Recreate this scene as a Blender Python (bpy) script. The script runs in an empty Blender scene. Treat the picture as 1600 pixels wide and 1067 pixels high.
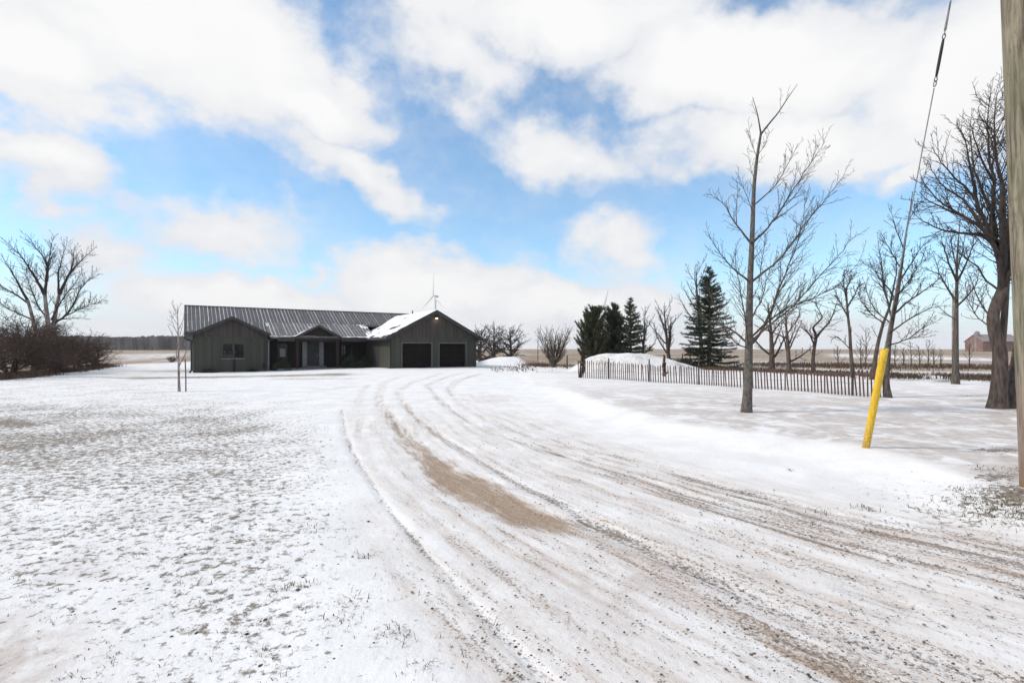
import bpy, math, random
import numpy as np
from mathutils import Vector
random.seed(7)
rng = np.random.RandomState(11)
R = math.radians
scene = bpy.context.scene
col = scene.collection

# ------------------------------------------------------------------ camera
F, CX, HY, CAMH = 800.0, 800.0, 545.0, 1.65        # photo pixels (1600 wide), horizon row, eye height
cam_d = bpy.data.cameras.new('camera')
cam = bpy.data.objects.new('camera', cam_d); col.objects.link(cam)
cam.location = (0, 0, CAMH); cam.rotation_euler = (R(90), 0, 0)
cam_d.sensor_width = 36; cam_d.lens = 18.0
cam_d.shift_y = (HY - 533.5) / 1600.0
cam_d.clip_start = 0.05; cam_d.clip_end = 20000
scene.camera = cam

# ------------------------------------------------------------------ exposure
vs = scene.view_settings
vs.view_transform = 'Standard'; vs.look = 'None'; vs.exposure = 0.0; vs.gamma = 1.0
vs.use_curve_mapping = False
scene.cycles.max_bounces = 5; scene.cycles.diffuse_bounces = 3; scene.cycles.transparent_max_bounces = 8; scene.cycles.volume_bounces = 1

# ------------------------------------------------------------------ sun
SUN_EL, SUN_AZ = 40.0, -98.0          # azimuth measured from +Y (view direction) towards +X
sd = bpy.data.lights.new('sun', 'SUN'); sd.energy = 2.6; sd.angle = R(7); sd.color = (1, .90, .76)
so = bpy.data.objects.new('sun', sd); col.objects.link(so)
so.location = (-20, 10, 40)
_d = Vector((math.sin(R(SUN_AZ)) * math.cos(R(SUN_EL)), math.cos(R(SUN_AZ)) * math.cos(R(SUN_EL)), math.sin(R(SUN_EL))))
so.rotation_euler = _d.to_track_quat('Z', 'Y').to_euler()

# ------------------------------------------------------------------ node helper
class NT:
    def __init__(s, tree): s.t = tree; s.n = tree.nodes; s.l = tree.links
    def put(s, sock, v):
        if v is None: return
        if isinstance(v, bpy.types.NodeSocket): s.l.new(v, sock)
        elif isinstance(v, (tuple, list)) and len(v) == 3 and sock.type == 'RGBA': sock.default_value = (*v, 1)
        else: sock.default_value = v
    def m(s, op, a, b=None, c=None, clamp=False):
        n = s.n.new('ShaderNodeMath'); n.operation = op; n.use_clamp = clamp
        for i, v in enumerate((a, b, c)):
            if v is not None: s.put(n.inputs[i], v)
        return n.outputs[0]
    def vm(s, op, a, b=None, out=0):
        n = s.n.new('ShaderNodeVectorMath'); n.operation = op
        s.put(n.inputs[0], a)
        if b is not None:
            if op == 'SCALE': s.put(n.inputs['Scale'], b)
            else: s.put(n.inputs[1], b)
        return n.outputs[out]
    def xyz(s, x, y, z=0.0):
        n = s.n.new('ShaderNodeCombineXYZ')
        for i, v in enumerate((x, y, z)): s.put(n.inputs[i], v)
        return n.outputs[0]
    def sep(s, v):
        n = s.n.new('ShaderNodeSeparateXYZ'); s.put(n.inputs[0], v); return n.outputs
    def noise(s, vec, scale, detail=3, rough=.55, dist=0.0, color=False):
        n = s.n.new('ShaderNodeTexNoise'); s.put(n.inputs['Vector'], vec)
        n.inputs['Scale'].default_value = scale; n.inputs['Detail'].default_value = detail
        n.inputs['Roughness'].default_value = rough; n.inputs['Distortion'].default_value = dist
        return n.outputs['Color' if color else 'Fac']
    def vor(s, vec, scale, feature='F1', out='Distance', rnd=1.0):
        n = s.n.new('ShaderNodeTexVoronoi'); n.feature = feature; s.put(n.inputs['Vector'], vec)
        n.inputs['Scale'].default_value = scale; n.inputs['Randomness'].default_value = rnd
        return n.outputs[out]
    def ss(s, v, lo, hi, a=0.0, b=1.0):
        n = s.n.new('ShaderNodeMapRange'); n.interpolation_type = 'SMOOTHSTEP'
        for k, x in zip(('Value', 'From Min', 'From Max', 'To Min', 'To Max'), (v, lo, hi, a, b)): s.put(n.inputs[k], x)
        return n.outputs[0]
    def mix(s, f, a, b):
        n = s.n.new('ShaderNodeMix'); n.data_type = 'RGBA'
        s.put(n.inputs[0], f); s.put(n.inputs[6], a); s.put(n.inputs[7], b)
        return n.outputs[2]
    def mul(s, a, b):
        n = s.n.new('ShaderNodeMix'); n.data_type = 'RGBA'; n.blend_type = 'MULTIPLY'
        n.inputs[0].default_value = 1; s.put(n.inputs[6], a); s.put(n.inputs[7], b); return n.outputs[2]
    def attr(s, name, out='Fac'):
        n = s.n.new('ShaderNodeAttribute'); n.attribute_name = name; return n.outputs[out]
    def ramp(s, f, stops):
        n = s.n.new('ShaderNodeValToRGB'); e = n.color_ramp.elements
        while len(e) < len(stops): e.new(.5)
        for k, (p, c) in enumerate(stops): e[k].position = p; e[k].color = (*c, 1)
        s.put(n.inputs[0], f); return n.outputs[0]
    def bump(s, h, strength, dist, normal=None):
        n = s.n.new('ShaderNodeBump'); n.inputs['Strength'].default_value = strength
        n.inputs['Distance'].default_value = dist; s.put(n.inputs['Height'], h)
        if normal is not None: s.put(n.inputs['Normal'], normal)
        return n.outputs[0]

# ------------------------------------------------------------------ sky
def az_el(px, py):
    a = math.atan((px - CX) / F)
    return a, math.atan((HY - py) / F * math.cos(a))
w = bpy.data.worlds.new('World'); scene.world = w; w.use_nodes = True
T = NT(w.node_tree); T.n.clear()
gen = T.n.new('ShaderNodeTexCoord').outputs['Generated']
dx, dy, dz = T.sep(gen)
az = T.m('ARCTAN2', dx, dy); el = T.m('ARCSINE', dz)
sky = T.n.new('ShaderNodeTexSky'); sky.sky_type = 'NISHITA'; sky.sun_disc = False
sky.sun_elevation = R(SUN_EL); sky.sun_rotation = R(SUN_AZ); sky.altitude = 200
sky.air_density = 1.0; sky.dust_density = 0.3; sky.ozone_density = 1.5
p2 = T.xyz(az, T.m('MULTIPLY', el, 1.35), 0.0)
wn = T.noise(p2, 3.2, 3, .55, color=True)
wn2 = T.noise(p2, 13.0, 3, .6, color=True)
w1 = T.vm('SCALE', T.vm('SUBTRACT', wn, (.5, .5, .5)), .20)
w2 = T.vm('SCALE', T.vm('SUBTRACT', wn2, (.5, .5, .5)), .075)
pw = T.vm('ADD', T.xyz(az, el, 0), T.vm('ADD', w1, w2))
# cumulus banks seen in the frame: centre px, radii px, tilt deg, thickness
BL = [(60, 90, 260, 150, 0, 1.1), (330, 60, 330, 165, 10, 1.25), (480, 170, 130, 75, 10, 1.1), (60, 268, 190, 62, 6, .95), (-250, 150, 300, 160, 0, 1.0),
      (700, 110, 150, 75, 15, .55), (860, 30, 320, 95, 0, 1.0), (1180, 90, 330, 120, 8, 1.3), (1190, 220, 265, 85, 6, 1.05),
      (1560, 110, 260, 170, 0, 1.2), (1850, 200, 300, 160, 0, 1.0), (880, 240, 110, 60, 8, .62), (1400, 262, 60, 34, 0, .5),
      (545, 285, 165, 46, 22, .78), (340, 362, 170, 56, -8, .62), (170, 400, 110, 70, 0, .45), (960, 385, 85, 58, 0, .58),
      (500, 418, 60, 22, 0, .4), (410, 480, 230, 62, 0, 1.15), (700, 452, 220, 66, 0, 1.0), (880, 475, 250, 62, 0, 1.2),
      (800, 540, 1300, 38, 0, .62), (800, -160, 1500, 150, 0, .95)]
Fld = None
for (bx_, by_, rx, ry, tilt, th) in BL:
    a0, e0 = az_el(bx_, by_)
    ra = (az_el(bx_ + rx, by_)[0] - az_el(bx_ - rx, by_)[0]) / 2
    re = (az_el(bx_, by_ - ry)[1] - az_el(bx_, by_ + ry)[1]) / 2
    q = T.vm('SUBTRACT', pw, (a0, e0, 0))
    mp = T.n.new('ShaderNodeMapping'); mp.vector_type = 'TEXTURE'
    T.put(mp.inputs['Vector'], q); mp.inputs['Rotation'].default_value = (0, 0, R(-tilt))
    mp.inputs['Scale'].default_value = (ra, re, 1)
    d = T.vm('LENGTH', mp.outputs[0], out=1)
    f = T.m('MULTIPLY', T.m('SUBTRACT', 1.0, d), th)
    Fld = f if Fld is None else T.m('SMOOTH_MAX', Fld, f, .12)
fb = T.noise(p2, 7.0, 9, .66)
fout = T.m('MULTIPLY', T.m('SUBTRACT', T.noise(gen, 2.6, 5, .6), .46), 3.0)      # the same kind of broken cloud all round
win = T.m('MULTIPLY', T.ss(T.m('ABSOLUTE', az), .86, 1.05, 1, 0), T.ss(el, .62, .8, 1, 0))
fin = T.m('ADD', Fld, T.m('MULTIPLY', T.m('SUBTRACT', fb, .5), .95))
field = T.m('ADD', T.m('MULTIPLY', fin, win), T.m('MULTIPLY', fout, T.m('SUBTRACT', 1.0, win)))
alpha = T.ss(field, -.17, .36)
alpha = T.m('MAXIMUM', alpha, T.ss(fb, .38, .72, .02, .30))
shade = T.noise(p2, 3.6, 4, .5)
cl = T.ramp(T.m('ADD', T.m('MULTIPLY', T.ss(field, .1, .9), .45), T.m('MULTIPLY', shade, .75)),
            [(.28, (5.2, 5.38, 5.75)), (.55, (5.95, 6.0, 6.12)), (.8, (6.5, 6.5, 6.47))])
blue = T.mix(T.ss(el, .0, .17, .85, .07), T.mul(sky.outputs[0], (.95, 1.27, 1.36)), (5.0, 5.55, 6.05))
SKYB = T.n.new('ShaderNodeBackground')
T.put(SKYB.inputs[0], T.mix(alpha, blue, cl)); SKYB.inputs[1].default_value = .15
wo = T.n.new('ShaderNodeOutputWorld'); T.l.new(SKYB.outputs[0], wo.inputs[0])

# ------------------------------------------------------------------ numpy noise
def _hash(ix, iy, seed):
    h = (ix.astype(np.int64) * 374761393 + iy.astype(np.int64) * 668265263 + seed * 69069) & 0x7fffffff
    h = ((h ^ (h >> 13)) * 1274126177) & 0x7fffffff
    return ((h ^ (h >> 16)) & 0xffff) / 65535.0
def vnoise(x, y, seed=0):
    ix, iy = np.floor(x), np.floor(y); fx, fy = x - ix, y - iy
    fx, fy = fx * fx * (3 - 2 * fx), fy * fy * (3 - 2 * fy)
    a, b = _hash(ix, iy, seed), _hash(ix + 1, iy, seed); c, d = _hash(ix, iy + 1, seed), _hash(ix + 1, iy + 1, seed)
    return (a * (1 - fx) + b * fx) * (1 - fy) + (c * (1 - fx) + d * fx) * fy
def fbm(x, y, seed=0, oct=4):
    s, a, t = 0, 1.0, 0
    for k in range(oct):
        s = s + a * vnoise(x * 2 ** k, y * 2 ** k, seed + k); t += a; a *= .5
    return s / t
def sst(x, a, b):
    t = np.clip((x - a) / (b - a), 0, 1); return t * t * (3 - 2 * t)

# ------------------------------------------------------------------ terrain
BANK_IMG = [(760, 590), (800, 599), (870, 612), (940, 640), (1050, 672), (1200, 695), (1330, 712), (1450, 745), (1600, 800), (1900, 900)]
def flat(px, py):
    Y = F * CAMH / (py - HY); return ((px - CX) / F * Y, Y)
BANK = [flat(*p) for p in BANK_IMG]
BXY = np.array(BANK)
def poly_dist(x, y, P, W=None, want=False):
    """distance to a polyline, interpolated weights, side sign"""
    best = np.full(x.shape, 1e9); outw = None; side = np.zeros(x.shape); arc = np.zeros(x.shape)
    if W is not None: outw = [np.zeros(x.shape) for _ in W]
    L = 0.0
    for i in range(len(P) - 1):
        ax, ay = P[i]; bx, by = P[i + 1]; ex, ey = bx - ax, by - ay; ll = ex * ex + ey * ey + 1e-9
        t = np.clip(((x - ax) * ex + (y - ay) * ey) / ll, 0, 1)
        d = np.hypot(x - ax - t * ex, y - ay - t * ey)
        m = d < best
        best = np.where(m, d, best)
        side = np.where(m, np.sign(ex * (y - ay) - ey * (x - ax)), side)
        arc = np.where(m, L + t * math.sqrt(ll), arc)
        if W is not None:
            for k, ww in enumerate(W): outw[k] = np.where(m, ww[i] * (1 - t) + ww[i + 1] * t, outw[k])
        L += math.sqrt(ll)
    return best, outw, side, arc
def H(x, y):
    x = np.asarray(x, float); y = np.asarray(y, float)
    h = -.24 * sst(-x, 9, 23) * sst(y, 22, 38) * (1 - sst(y, 60, 120))
    d, _, side, _ = poly_dist(x, y, BANK)
    sdist = d * side                                # positive: on the lawn side of the bank
    h = h + .17 * sst(sdist, -1.1, .25) * sst(40 - y, 0, 12) * sst(x, 0, 2.5)
    # flat-topped soil mound behind the fence
    e = np.sqrt(((x - 7.2) / np.where(x < 7.2, 4.0, 6.4)) ** 2 + ((y - 34.5) / 4.0) ** 2)
    h = h + 1.24 * (1 - sst(e + .16 * (fbm(x * .8, y * .8, 5) - .5), .22, 1.08)) * (1 + .12 * (fbm(x * 1.7, y * 1.7, 15) - .5))
    # pushed-up snow beside the garage
    e = np.sqrt(((x + .6) / 4.5) ** 2 + ((y - 58) / 6.0) ** 2)
    h = h + .75 * (1 - sst(e, .1, 1.0))
    near = 1 - sst(np.hypot(x, y), 25, 60)
    h = h + near * ((fbm(x * .45, y * .45, 1) - .5) * .05 + (fbm(x * 2.2, y * 2.2, 2, 3) - .5) * .022)
    return h
def gp(px, py, dz=0.0):
    """point of the terrain seen at a photo pixel"""
    z = 0.0
    for _ in range(6):
        Y = F * (CAMH - z) / (py - HY); X = (px - CX) / F * Y; z = float(H(np.array([X]), np.array([Y]))[0])
    return Vector((X, Y, z + dz))
def ray(px, py, Y): return Vector(((px - CX) / F * Y, Y, CAMH + (HY - py) / F * Y))
def gz(x, y): return float(H(np.array([x]), np.array([y]))[0])

# ------------------------------------------------------------------ object helpers
def tag(o, label=None, cat=None, group=None, kind=None):
    if label: o['label'] = label
    if cat: o['category'] = cat
    if group: o['group'] = group
    if kind: o['kind'] = kind
    return o
def empty(name, loc=(0, 0, 0), rz=0.0):
    o = bpy.data.objects.new(name, None); col.objects.link(o); o.location = loc; o.rotation_euler = (0, 0, rz)
    o.empty_display_size = .2
    return o
def mesh_np(name, V, Fq, smooth=False):
    V = np.asarray(V, np.float32); me = bpy.data.meshes.new(name)
    Fq = np.asarray(Fq, np.int32); k = Fq.shape[1]
    me.vertices.add(len(V)); me.vertices.foreach_set('co', V.ravel())
    me.loops.add(Fq.size); me.loops.foreach_set('vertex_index', Fq.ravel())
    me.polygons.add(len(Fq)); me.polygons.foreach_set('loop_start', np.arange(0, Fq.size, k, dtype=np.int32))
    me.polygons.foreach_set('use_smooth', np.full(len(Fq), smooth))
    me.update(calc_edges=True); me.validate()
    return me
def ob(name, me, mat=None, parent=None):
    o = bpy.data.objects.new(name, me); col.objects.link(o)
    if mat is not None and len(me.materials) == 0: me.materials.append(mat)
    if parent is not None: o.parent = parent
    return o
class MB:
    def __init__(s): s.v = []; s.f = []
    def add(s, vs_, fs):
        b = len(s.v); s.v += [tuple(p) for p in vs_]; s.f += [tuple(i + b for i in f) for f in fs]; return s
    def box(s, x0, x1, y0, y1, z0, z1):
        return s.add([(x0, y0, z0), (x1, y0, z0), (x1, y1, z0), (x0, y1, z0), (x0, y0, z1), (x1, y0, z1), (x1, y1, z1), (x0, y1, z1)],
                     [(0, 3, 2, 1), (4, 5, 6, 7), (0, 1, 5, 4), (1, 2, 6, 5), (2, 3, 7, 6), (3, 0, 4, 7)])
    def prism(s, poly, axis, a, b):
        """polygon of 2D points extruded along axis ('x','y','z') from a to b"""
        n = len(poly)
        def P(p, t): return {'x': (t, p[0], p[1]), 'y': (p[0], t, p[1]), 'z': (p[0], p[1], t)}[axis]
        return s.add([P(p, a) for p in poly] + [P(p, b) for p in poly],
                     [tuple(range(n)), tuple(range(2 * n - 1, n - 1, -1))] + [(i, i + n, (i + 1) % n + n, (i + 1) % n) for i in range(n)])
    def slab(s, q, t):
        """quad (4 points, top side) with vertical thickness t"""
        q = [Vector(p) for p in q]; lo = [p - Vector((0, 0, t)) for p in q]
        return s.add(q + lo, [(0, 1, 2, 3), (7, 6, 5, 4), (0, 4, 5, 1), (1, 5, 6, 2), (2, 6, 7, 3), (3, 7, 4, 0)])
    def tube(s, pts, rad, k=8, cap=True):
        pts = [Vector(p) for p in pts]; n = len(pts); rad = rad if isinstance(rad, (list, tuple)) else [rad] * n
        b = len(s.v); up = None
        for i, p in enumerate(pts):
            t = (pts[min(i + 1, n - 1)] - pts[max(i - 1, 0)]).normalized()
            if up is None: up = Vector((1, 0, 0)) if abs(t.x) < .8 else Vector((0, 1, 0))
            u = t.cross(up).normalized(); v = t.cross(u)
            for j in range(k):
                a = 2 * math.pi * j / k
                s.v.append(tuple(p + (u * math.cos(a) + v * math.sin(a)) * rad[i]))
        for i in range(n - 1):
            for j in range(k):
                s.f.append((b + i * k + j, b + i * k + (j + 1) % k, b + (i + 1) * k + (j + 1) % k, b + (i + 1) * k + j))
        if cap:
            s.f.append(tuple(b + j for j in range(k))); s.f.append(tuple(b + (n - 1) * k + j for j in range(k - 1, -1, -1)))
        return s
    def mesh(s, name, smooth=False):
        me = bpy.data.meshes.new(name); me.from_pydata(s.v, [], s.f)
        import bmesh as _bm
        b = _bm.new(); b.from_mesh(me); _bm.ops.recalc_face_normals(b, faces=b.faces); b.to_mesh(me); b.free()
        if smooth: me.polygons.foreach_set('use_smooth', np.full(len(me.polygons), True))
        me.update(); return me
    def build(s, name, mat, parent=None, smooth=False): return ob(name, s.mesh(name, smooth), mat, parent)

# ------------------------------------------------------------------ materials
def mat(name):
    m = bpy.data.materials.new(name); m.use_nodes = True; t = NT(m.node_tree)
    return m, t, t.n['Principled BSDF']
def basic(name, c1, c2, scale=6, rough=.8, stretch=(1, 1, 1), bump=0.0, bdist=.01, spec=.3, detail=4, coords='Object'):
    m, t, b = mat(name)
    tc = t.n.new('ShaderNodeTexCoord').outputs[coords]
    v = t.vm('MULTIPLY', tc, stretch)
    n = t.noise(v, scale, detail, .6)
    t.put(b.inputs['Base Color'], t.mix(t.ss(n, .3, .7), c1, c2))
    b.inputs['Roughness'].default_value = rough; b.inputs['Specular IOR Level'].default_value = spec
    if bump: t.put(b.inputs['Normal'], t.bump(n, bump, bdist))
    return m
M = {}
def ground_mat():
    m, t, b = mat('snowy_ground')
    P = t.n.new('ShaderNodeNewGeometry').outputs['Position']
    px_, py_, pz_ = t.sep(P)
    P2 = t.xyz(px_, py_, 0)
    road = t.attr('road', 'Vector'); rd, rs, _ = t.sep(road)
    RV = t.xyz(rd, t.m('MULTIPLY', rs, .16), 0)
    grass, gravel, dirt, ice, fld, line = [t.attr(a) for a in ('grass', 'gravel', 'dirt', 'ice', 'field', 'line')]
    st = t.ss(t.noise(t.xyz(rd, t.m('MULTIPLY', rs, .022), 0), 5.5, 4, .62), .40, .62)
    gravel = t.m('MULTIPLY', gravel, t.m('ADD', .62, t.m('MULTIPLY', st, .60)))
    # snow, with faint colour changes where it is thin, old or packed
    s1 = t.noise(P2, 1.1, 6, .62); s2 = t.noise(P2, 14, 4, .6)
    snow = t.mix(t.ss(s1, .35, .68), (.80, .79, .785), (.90, .892, .885))
    snow = t.mix(t.m('MULTIPLY', t.ss(s2, .52, .75), .35), snow, (.76, .75, .74))
    # crust
    i1 = t.noise(P2, .9, 7, .66, .6); i2 = t.noise(P2, 3.5, 5, .6)
    im = t.m('MULTIPLY', ice, t.ss(t.m('ADD', i1, t.m('MULTIPLY', t.m('SUBTRACT', i2, .5), .45)), .36, .56))
    icec = t.mix(t.ss(t.noise(P2, 6, 5, .65), .35, .7), (.52, .445, .40), (.70, .635, .595))
    c = t.mix(im, snow, icec)
    # snow soiled by the gravel under it
    soil = t.m('MULTIPLY', t.m('MAXIMUM', t.m('MULTIPLY', gravel, 1.15), t.m('MULTIPLY', dirt, .9)), t.ss(t.noise(RV, 6, 7, .72), .30, .68))
    c = t.mix(t.m('MULTIPLY', soil, .95), c, (.48, .355, .265))
    # dirt worn through the packed snow
    dn = t.noise(RV, 7, 7, .74); dn2 = t.noise(P2, 55, 4, .75)
    dth = t.m('SUBTRACT', .76, t.m('MULTIPLY', dirt, .40))
    dv = t.m('ADD', t.m('MULTIPLY', dn, .55), t.m('MULTIPLY', dn2, .45))
    dm = t.m('MULTIPLY', t.ss(dv, t.m('SUBTRACT', dth, .08), t.m('ADD', dth, .06)), t.ss(dirt, .02, .15))
    dc = t.mix(t.ss(t.noise(P2, 22, 5, .7), .3, .7), (.24, .155, .09), (.40, .285, .185))
    dc = t.mix(t.ss(t.vor(P2, 60, out='Distance'), .12, .3, .6, 0), dc, (.20, .155, .12))
    c = t.mix(t.m('MULTIPLY', dm, .88), c, dc)
    # gravel specks showing through
    gth = t.m('SUBTRACT', .69, t.m('MULTIPLY', gravel, .245))
    gn = t.m('ADD', t.m('MULTIPLY', t.noise(P2, 34, 3, .75), .62), t.m('MULTIPLY', t.noise(RV, 11, 5, .7), .38))
    gm = t.m('MULTIPLY', t.ss(gn, t.m('SUBTRACT', gth, .03), t.m('ADD', gth, .05)), t.ss(gravel, .02, .12))
    gc = t.mix(t.noise(P2, 47, 2, .5), (.11, .080, .060), (.36, .265, .20))
    c = t.mix(t.m('MULTIPLY', gm, .85), c, gc)
    # thin dark edge lines of the wheel ruts
    lth = t.m('SUBTRACT', .72, t.m('MULTIPLY', line, .25))
    ln_ = t.m('ADD', t.m('MULTIPLY', t.noise(P2, 26, 4, .75), .6), t.m('MULTIPLY', t.noise(RV, 7, 4, .7), .4))
    lm = t.m('MULTIPLY', t.ss(ln_, t.m('SUBTRACT', lth, .05), t.m('ADD', lth, .06)), t.ss(line, .02, .1))
    c = t.mix(t.m('MULTIPLY', lm, .8), c, (.145, .11, .085))
    # lawn grass poking through
    q = t.noise(P2, 10.5, 4, .66, .3); q2 = t.noise(P2, 26, 4, .72); q3 = t.noise(P2, .8, 5, .6)
    qv = t.m('ADD', t.m('ADD', t.m('MULTIPLY', q, .62), t.m('MULTIPLY', q2, .38)), t.m('MULTIPLY', t.m('SUBTRACT', q3, .5), .24))
    qth = t.m('SUBTRACT', .648, t.m('MULTIPLY', grass, .27))
    qm = t.m('MULTIPLY', t.ss(qv, t.m('SUBTRACT', qth, .03), t.m('ADD', qth, .06)), t.ss(grass, .01, .08))
    qc = t.mix(t.ss(t.noise(P2, 3.3, 4, .6), .35, .65), (.090, .060, .037), (.19, .135, .083))
    qc = t.mix(t.ss(t.noise(P2, 60, 3, .6), .3, .75), qc, (.20, .155, .11))
    c = t.mix(t.m('MULTIPLY', qm, .88), c, qc)
    # stubble fields with drifted rows of snow
    fx = t.xyz(t.m('ADD', t.m('MULTIPLY', px_, .9), t.m('MULTIPLY', py_, .25)), t.m('MULTIPLY', py_, .10), 0)
    f1 = t.noise(fx, .16, 6, .68, .5); f2 = t.noise(P2, .9, 5, .7); f3 = t.noise(t.xyz(t.m('MULTIPLY', px_, .12), py_, 0), .045, 5, .6)
    fsnow = t.ss(t.m('ADD', t.m('ADD', t.m('MULTIPLY', f1, .45), t.m('MULTIPLY', f2, .25)), t.m('MULTIPLY', f3, .42)), .575, .68)
    fc = t.mix(t.ss(f2, .3, .7), (.235, .165, .11), (.37, .275, .185))
    fc = t.mix(t.m('MULTIPLY', fsnow, .8), fc, (.80, .79, .79))
    c = t.mix(fld, c, fc)
    t.put(b.inputs['Base Color'], c)
    b.inputs['Roughness'].default_value = .75
    rr = t.mix(im, (.8, .8, .8), (.45, .45, .45)); t.put(b.inputs['Roughness'], rr)
    b.inputs['Specular IOR Level'].default_value = .25
    hh = t.m('ADD', t.m('MULTIPLY', t.noise(P2, 18, 6, .65), .6), t.m('MULTIPLY', t.m('ADD', t.m('ADD', gm, qm), lm), .35))
    hh = t.m('ADD', hh, t.m('MULTIPLY', t.noise(P2, 2.4, 5, .6), 1.2))
    t.put(b.inputs['Normal'], t.bump(hh, .55, .035))
    return m
M['ground'] = ground_mat()
M['snow'] = basic('roof_snow', (.86, .87, .89), (.92, .92, .925), 5, .7, bump=.3, bdist=.02)
def siding(name, c1, c2, period, vert=True):
    m, t, b = mat(name)
    tc = t.n.new('ShaderNodeTexCoord').outputs['Object']
    x, y, z = t.sep(tc)
    a = t.m('ADD', x, y)
    ph = t.m('FRACT', t.m('DIVIDE', a, period))
    cell = t.n.new('ShaderNodeTexWhiteNoise'); cell.noise_dimensions = '1D'
    t.put(cell.inputs['W'], t.m('FLOOR', t.m('DIVIDE', a, period)))
    n = t.noise(t.vm('MULTIPLY', tc, (22, 22, 2.0)), 2.0, 5, .65)
    f = t.m('ADD', t.m('MULTIPLY', cell.outputs[0], .22), t.m('MULTIPLY', n, .75))
    t.put(b.inputs['Base Color'], t.mix(t.ss(f, .25, .8), c1, c2))
    b.inputs['Roughness'].default_value = .75
    t.put(b.inputs['Normal'], t.bump(t.m('ADD', t.ss(t.m('ABSOLUTE', t.m('SUBTRACT', ph, .5)), .42, .48), t.m('MULTIPLY', n, .3)), .4, .01))
    return m
M['green'] = siding('sage_green_siding', (.031, .033, .023), (.064, .066, .049), .19)
M['brown'] = siding('weathered_brown_boards', (.034, .028, .024), (.085, .070, .060), .15)
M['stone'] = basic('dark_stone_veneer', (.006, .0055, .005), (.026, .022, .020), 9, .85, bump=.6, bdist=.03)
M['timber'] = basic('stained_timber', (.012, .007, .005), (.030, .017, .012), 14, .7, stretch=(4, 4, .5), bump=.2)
M['metal'] = basic('brown_grey_metal_roof', (.085, .077, .075), (.135, .125, .123), 3, .5, stretch=(1, 1, 1), spec=.4)
M['metal2'] = basic('frosted_metal_roof', (.12, .112, .11), (.20, .19, .188), 3, .55, spec=.4)
M['trim'] = basic('charcoal_trim', (.032, .032, .034), (.055, .055, .056), 3, .55)
M['white_trim'] = basic('grey_trim', (.13, .135, .13), (.19, .195, .19), 3, .6)
M['gdoor'] = basic('dark_door_panel', (.006, .005, .0045), (.018, .014, .012), 4, .8, stretch=(.4, 1, 6), spec=.1)
M['black'] = basic('near_black', (.012, .012, .013), (.025, .025, .026), 5, .8)
M['bluepipe'] = basic('dark_blue_downspout', (.012, .03, .042), (.02, .045, .06), 4, .5)
M['curtain'] = basic('pale_blind', (.62, .62, .62), (.75, .75, .74), 7, .9)
M['door'] = basic('grey_door', (.03, .031, .033), (.05, .05, .053), 3, .6)
M['frosted'] = basic('frosted_sidelight', (.16, .165, .175), (.23, .235, .245), 2.5, .35)
m, t, b = mat('window_glass')
b.inputs['Base Color'].default_value = (.01, .012, .014, 1); b.inputs['Roughness'].default_value = .06
tr = t.n.new('ShaderNodeBsdfTransparent'); tr.inputs[0].default_value = (.75, .78, .78, 1)
mx = t.n.new('ShaderNodeMixShader'); mx.inputs[0].default_value = .25
gl = t.n.new('ShaderNodeBsdfGlossy'); gl.inputs['Roughness'].default_value = .05; gl.inputs[0].default_value = (.5, .5, .5, 1)
t.l.new(tr.outputs[0], mx.inputs[1]); t.l.new(gl.outputs[0], mx.inputs[2])
fr = t.n.new('ShaderNodeFresnel'); fr.inputs[0].default_value = 1.45; t.l.new(fr.outputs[0], mx.inputs[0])
t.l.new(mx.outputs[0], t.n['Material Output'].inputs[0]); M['glass'] = m
m, t, b = mat('lit_lamp'); b.inputs['Base Color'].default_value = (.9, .85, .75, 1)
b.inputs['Emission Color'].default_value = (1, .86, .62, 1); b.inputs['Emission Strength'].default_value = 1.6; M['lamp'] = m
M['bark'] = basic('grey_brown_bark', (.050, .041, .035), (.135, .115, .10), 16, .9, stretch=(1, 1, .25), bump=.6, bdist=.02)
M['bark_main'] = basic('smooth_grey_bark', (.062, .054, .048), (.165, .148, .132), 22, .88, stretch=(1, 1, .5), bump=.5, bdist=.012)
M['bark_dark'] = basic('dark_bark', (.050, .038, .032), (.13, .10, .085), 15, .95, stretch=(1, 1, .22), bump=.9, bdist=.03)
M['bark_pale'] = basic('pale_bark', (.16, .125, .105), (.42, .37, .34), 5, .9, stretch=(1, 1, .4), bump=.4, bdist=.02)
M['twig'] = basic('fine_twigs', (.036, .028, .025), (.080, .064, .057), 3, .95)
M['twig_red'] = basic('reddish_twigs', (.050, .031, .025), (.110, .072, .058), 3, .95)
M['twig_pale'] = basic('tan_twigs', (.12, .10, .085), (.24, .20, .175), 3, .95)
M['spruce'] = basic('spruce_needles', (.024, .034, .020), (.074, .090, .054), 2.2, .85)
M['cedar'] = basic('cedar_foliage', (.024, .030, .014), (.075, .080, .040), 2.2, .85)
M['juniper'] = basic('bronzed_foliage', (.035, .022, .015), (.085, .055, .035), 4, .85)
M['slat'] = basic('red_brown_stained_lath', (.055, .026, .019), (.125, .064, .047), 5, .85, stretch=(6, 6, .6))
M['wire'] = basic('galvanised_wire', (.16, .165, .17), (.28, .285, .29), 20, .45)
M['tpost'] = basic('dark_steel_post', (.02, .022, .02), (.045, .045, .042), 10, .6)
M['yellow'] = basic('yellow_plastic', (.60, .34, .010), (.80, .52, .014), 5, .42, spec=.4, detail=7)
m, t, b = mat('scuffed_yellow_plastic')
tc = t.n.new('ShaderNodeTexCoord').outputs['Object']
g1 = t.noise(t.vm('MULTIPLY', tc, (6, 6, .6)), 9, 6, .7); g2 = t.noise(tc, 38, 5, .7); gz_ = t.sep(tc)[2]
c = t.mix(t.ss(g1, .35, .65), (.62, .36, .012), (.80, .53, .03))
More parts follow.
